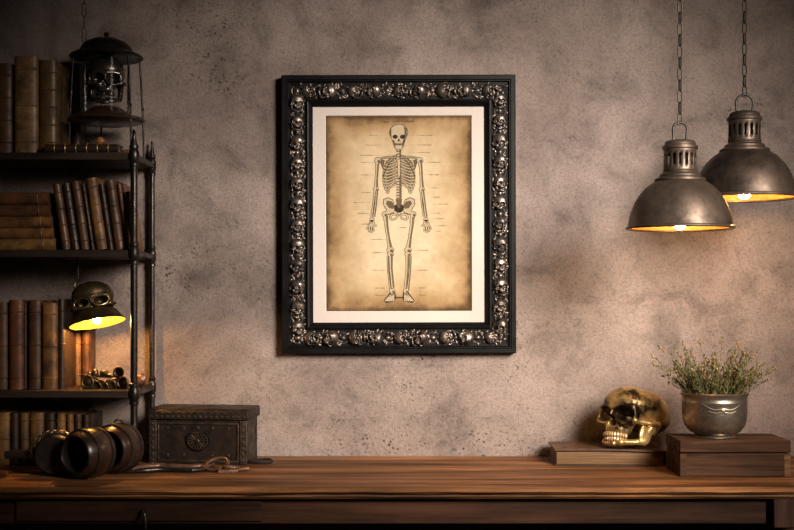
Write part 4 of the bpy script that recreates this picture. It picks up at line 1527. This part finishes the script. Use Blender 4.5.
em.ell((0, -32.2 * ps, 29 * ps), (0.006, 0.0016, 0.006), 12, 8)
obj('pot_relief', em, M['silver'], pp)
so_ = MB()
so_.lathe([(30.4 * ps, 37 * ps), (20 * ps, 39 * ps), (0, 40 * ps)], 32)
obj('soil', so_, M['soil'], pp)
stm, lfm = MB(), MB()
rnd = random.Random(11)


def leaf(p, d, L, wd):
    d = d.normalized()
    s_ = d.cross(Vector((rnd.uniform(-1, 1), rnd.uniform(-1, 1), rnd.uniform(-1, 1)))).normalized()
    nn = d.cross(s_) * (wd * .35)
    lfm.add([p, p + d * L * .45 + s_ * wd + nn, p + d * L, p + d * L * .45 - s_ * wd + nn, p + d * L * .5 - nn], [(0, 1, 4), (1, 2, 4), (2, 3, 4), (3, 0, 4)])


for i in range(190):
    a = rnd.uniform(0, 2 * PI)
    rr = 27 * ps * math.sqrt(rnd.random())
    b0 = Vector((rr * math.cos(a), rr * math.sin(a), 38.5 * ps))
    if i < 70:
        spread = rnd.uniform(0.0, 0.42)
        hgt = rnd.uniform(26, 50) * ps
    else:
        spread = rnd.uniform(0.3, 1.15)
        hgt = rnd.uniform(14, 36) * ps
    out = Vector((math.cos(a), math.sin(a) * .75, 0))
    tip = b0 + Vector((0, 0, hgt)) + out * (hgt * spread + rnd.uniform(0, 8) * ps) * (0.55 + rr / (27 * ps) * .6)
    ctl = b0 + Vector((0, 0, hgt * .55)) + out * hgt * spread * .25 + Vector((rnd.uniform(-3, 3), rnd.uniform(-3, 3), 0)) * ps
    n = 9
    pts = [b0 * (1 - t) ** 2 + ctl * 2 * t * (1 - t) + tip * t * t for t in [k / n for k in range(n + 1)]]
    for k in range(1, n):
        pts[k] += Vector((rnd.uniform(-.7, .7), rnd.uniform(-.7, .7), 0)) * ps
    stm.tube(pts, [0.0009 - 0.0005 * k / n for k in range(n + 1)], 5)
    for k in range(1, n + 1):
        d = (pts[k] - pts[k - 1])
        for _ in range(2):
            dd = d.normalized() * .8 + Vector((rnd.uniform(-1, 1), rnd.uniform(-1, 1), rnd.uniform(-.1, .9)))
            leaf(pts[k] - d * rnd.random(), dd, rnd.uniform(3.0, 6.0) * ps, rnd.uniform(.5, .95) * ps)
    if rnd.random() < .4:
        stm.ell(tuple(pts[-1]), (1.1 * ps, 1.1 * ps, 1.4 * ps), 7, 5, None, 1)
        stm.ell(tuple(pts[-2] + Vector((1, 0, 0)) * ps), (.8 * ps, .8 * ps, 1.1 * ps), 7, 5, None, 1)
# the long straggler to the left
for (dx, dz) in ((-62, 39), (-55, 48), (-58, 30), (44, 40), (46, 31), (43, 24), (-33, 52), (-12, 53), (8, 56), (20, 53)):
    tip = Vector((dx * ps, rnd.uniform(-12, 12) * ps, (dz + 44) * ps * .97 - 0.0))
    b0 = Vector((dx * .35 * ps, 0, 39 * ps))
    ctl = (b0 + tip) / 2 + Vector((-dx * .05 * ps, 0, 3 * ps))
    pts = [b0 * (1 - t) ** 2 + ctl * 2 * t * (1 - t) + tip * t * t for t in [k / 10 for k in range(11)]]
    stm.tube(pts, [0.001 - 0.0005 * k / 10 for k in range(11)], 5)
    for k in range(1, 11):
        d = pts[k] - pts[k - 1]
        for _ in range(2):
            leaf(pts[k], d.normalized() + Vector((rnd.uniform(-.8, .8), rnd.uniform(-.8, .8), rnd.uniform(-.2, .8))), rnd.uniform(3, 5) * ps, .7 * ps)
    stm.ell(tuple(pts[-1]), (1.4 * ps, 1.4 * ps, 1.6 * ps), 7, 5, None, 1)
    stm.ell(tuple(pts[-2] + Vector((0, 0, 1.2 * ps))), (1.1 * ps, 1.1 * ps, 1.3 * ps), 7, 5, None, 1)
obj('stems', stm, [M['stem'], M['bud']], pp)
obj('foliage', lfm, M['leaf'], pp)

# ------------------------------------------------------------------ lights
def look(o, target):
    d = Vector(target) - o.location
    o.rotation_euler = d.to_track_quat('-Z', 'Y').to_euler()


def spot(name, loc, target, energy, col, size, angle, blend):
    l = bpy.data.lights.new(name, 'SPOT')
    l.energy = energy
    l.color = col
    l.shadow_soft_size = size
    l.spot_size = R(angle)
    l.spot_blend = blend
    o = bpy.data.objects.new(name, l)
    COL.objects.link(o)
    o.location = loc
    look(o, target)
    return o


spot('key_spot', (1.3, -2.15, 1.95), (0.16, 0, 1.17), 800, (1.0, 0.865, 0.755), 0.5, 44, 1.0)  # unseen key light without a fixture, cone shaped to darken the wall's edges

w = bpy.data.worlds.new('room_dusk')
w.use_nodes = True
w.node_tree.nodes['Background'].inputs[0].default_value = (1.0, 0.85, 0.72, 1)
w.node_tree.nodes['Background'].inputs[1].default_value = 0.02
bpy.context.scene.world = w

# ------------------------------------------------------------------ camera
cam = bpy.data.cameras.new('camera')
cam.sensor_width = 36
cam.lens = 36 * FP / 794
cam.shift_y = (HY - 265) / 794
co = bpy.data.objects.new('camera', cam)
COL.objects.link(co)
co.location = (0, -CD, CZ)
co.rotation_euler = (R(90), 0, 0)
sc_ = bpy.context.scene
sc_.camera = co
sc_.view_settings.view_transform = 'Standard'
sc_.view_settings.look = 'None'
sc_.view_settings.exposure = 0
sc_.view_settings.gamma = 1
sc_.view_settings.use_curve_mapping = False
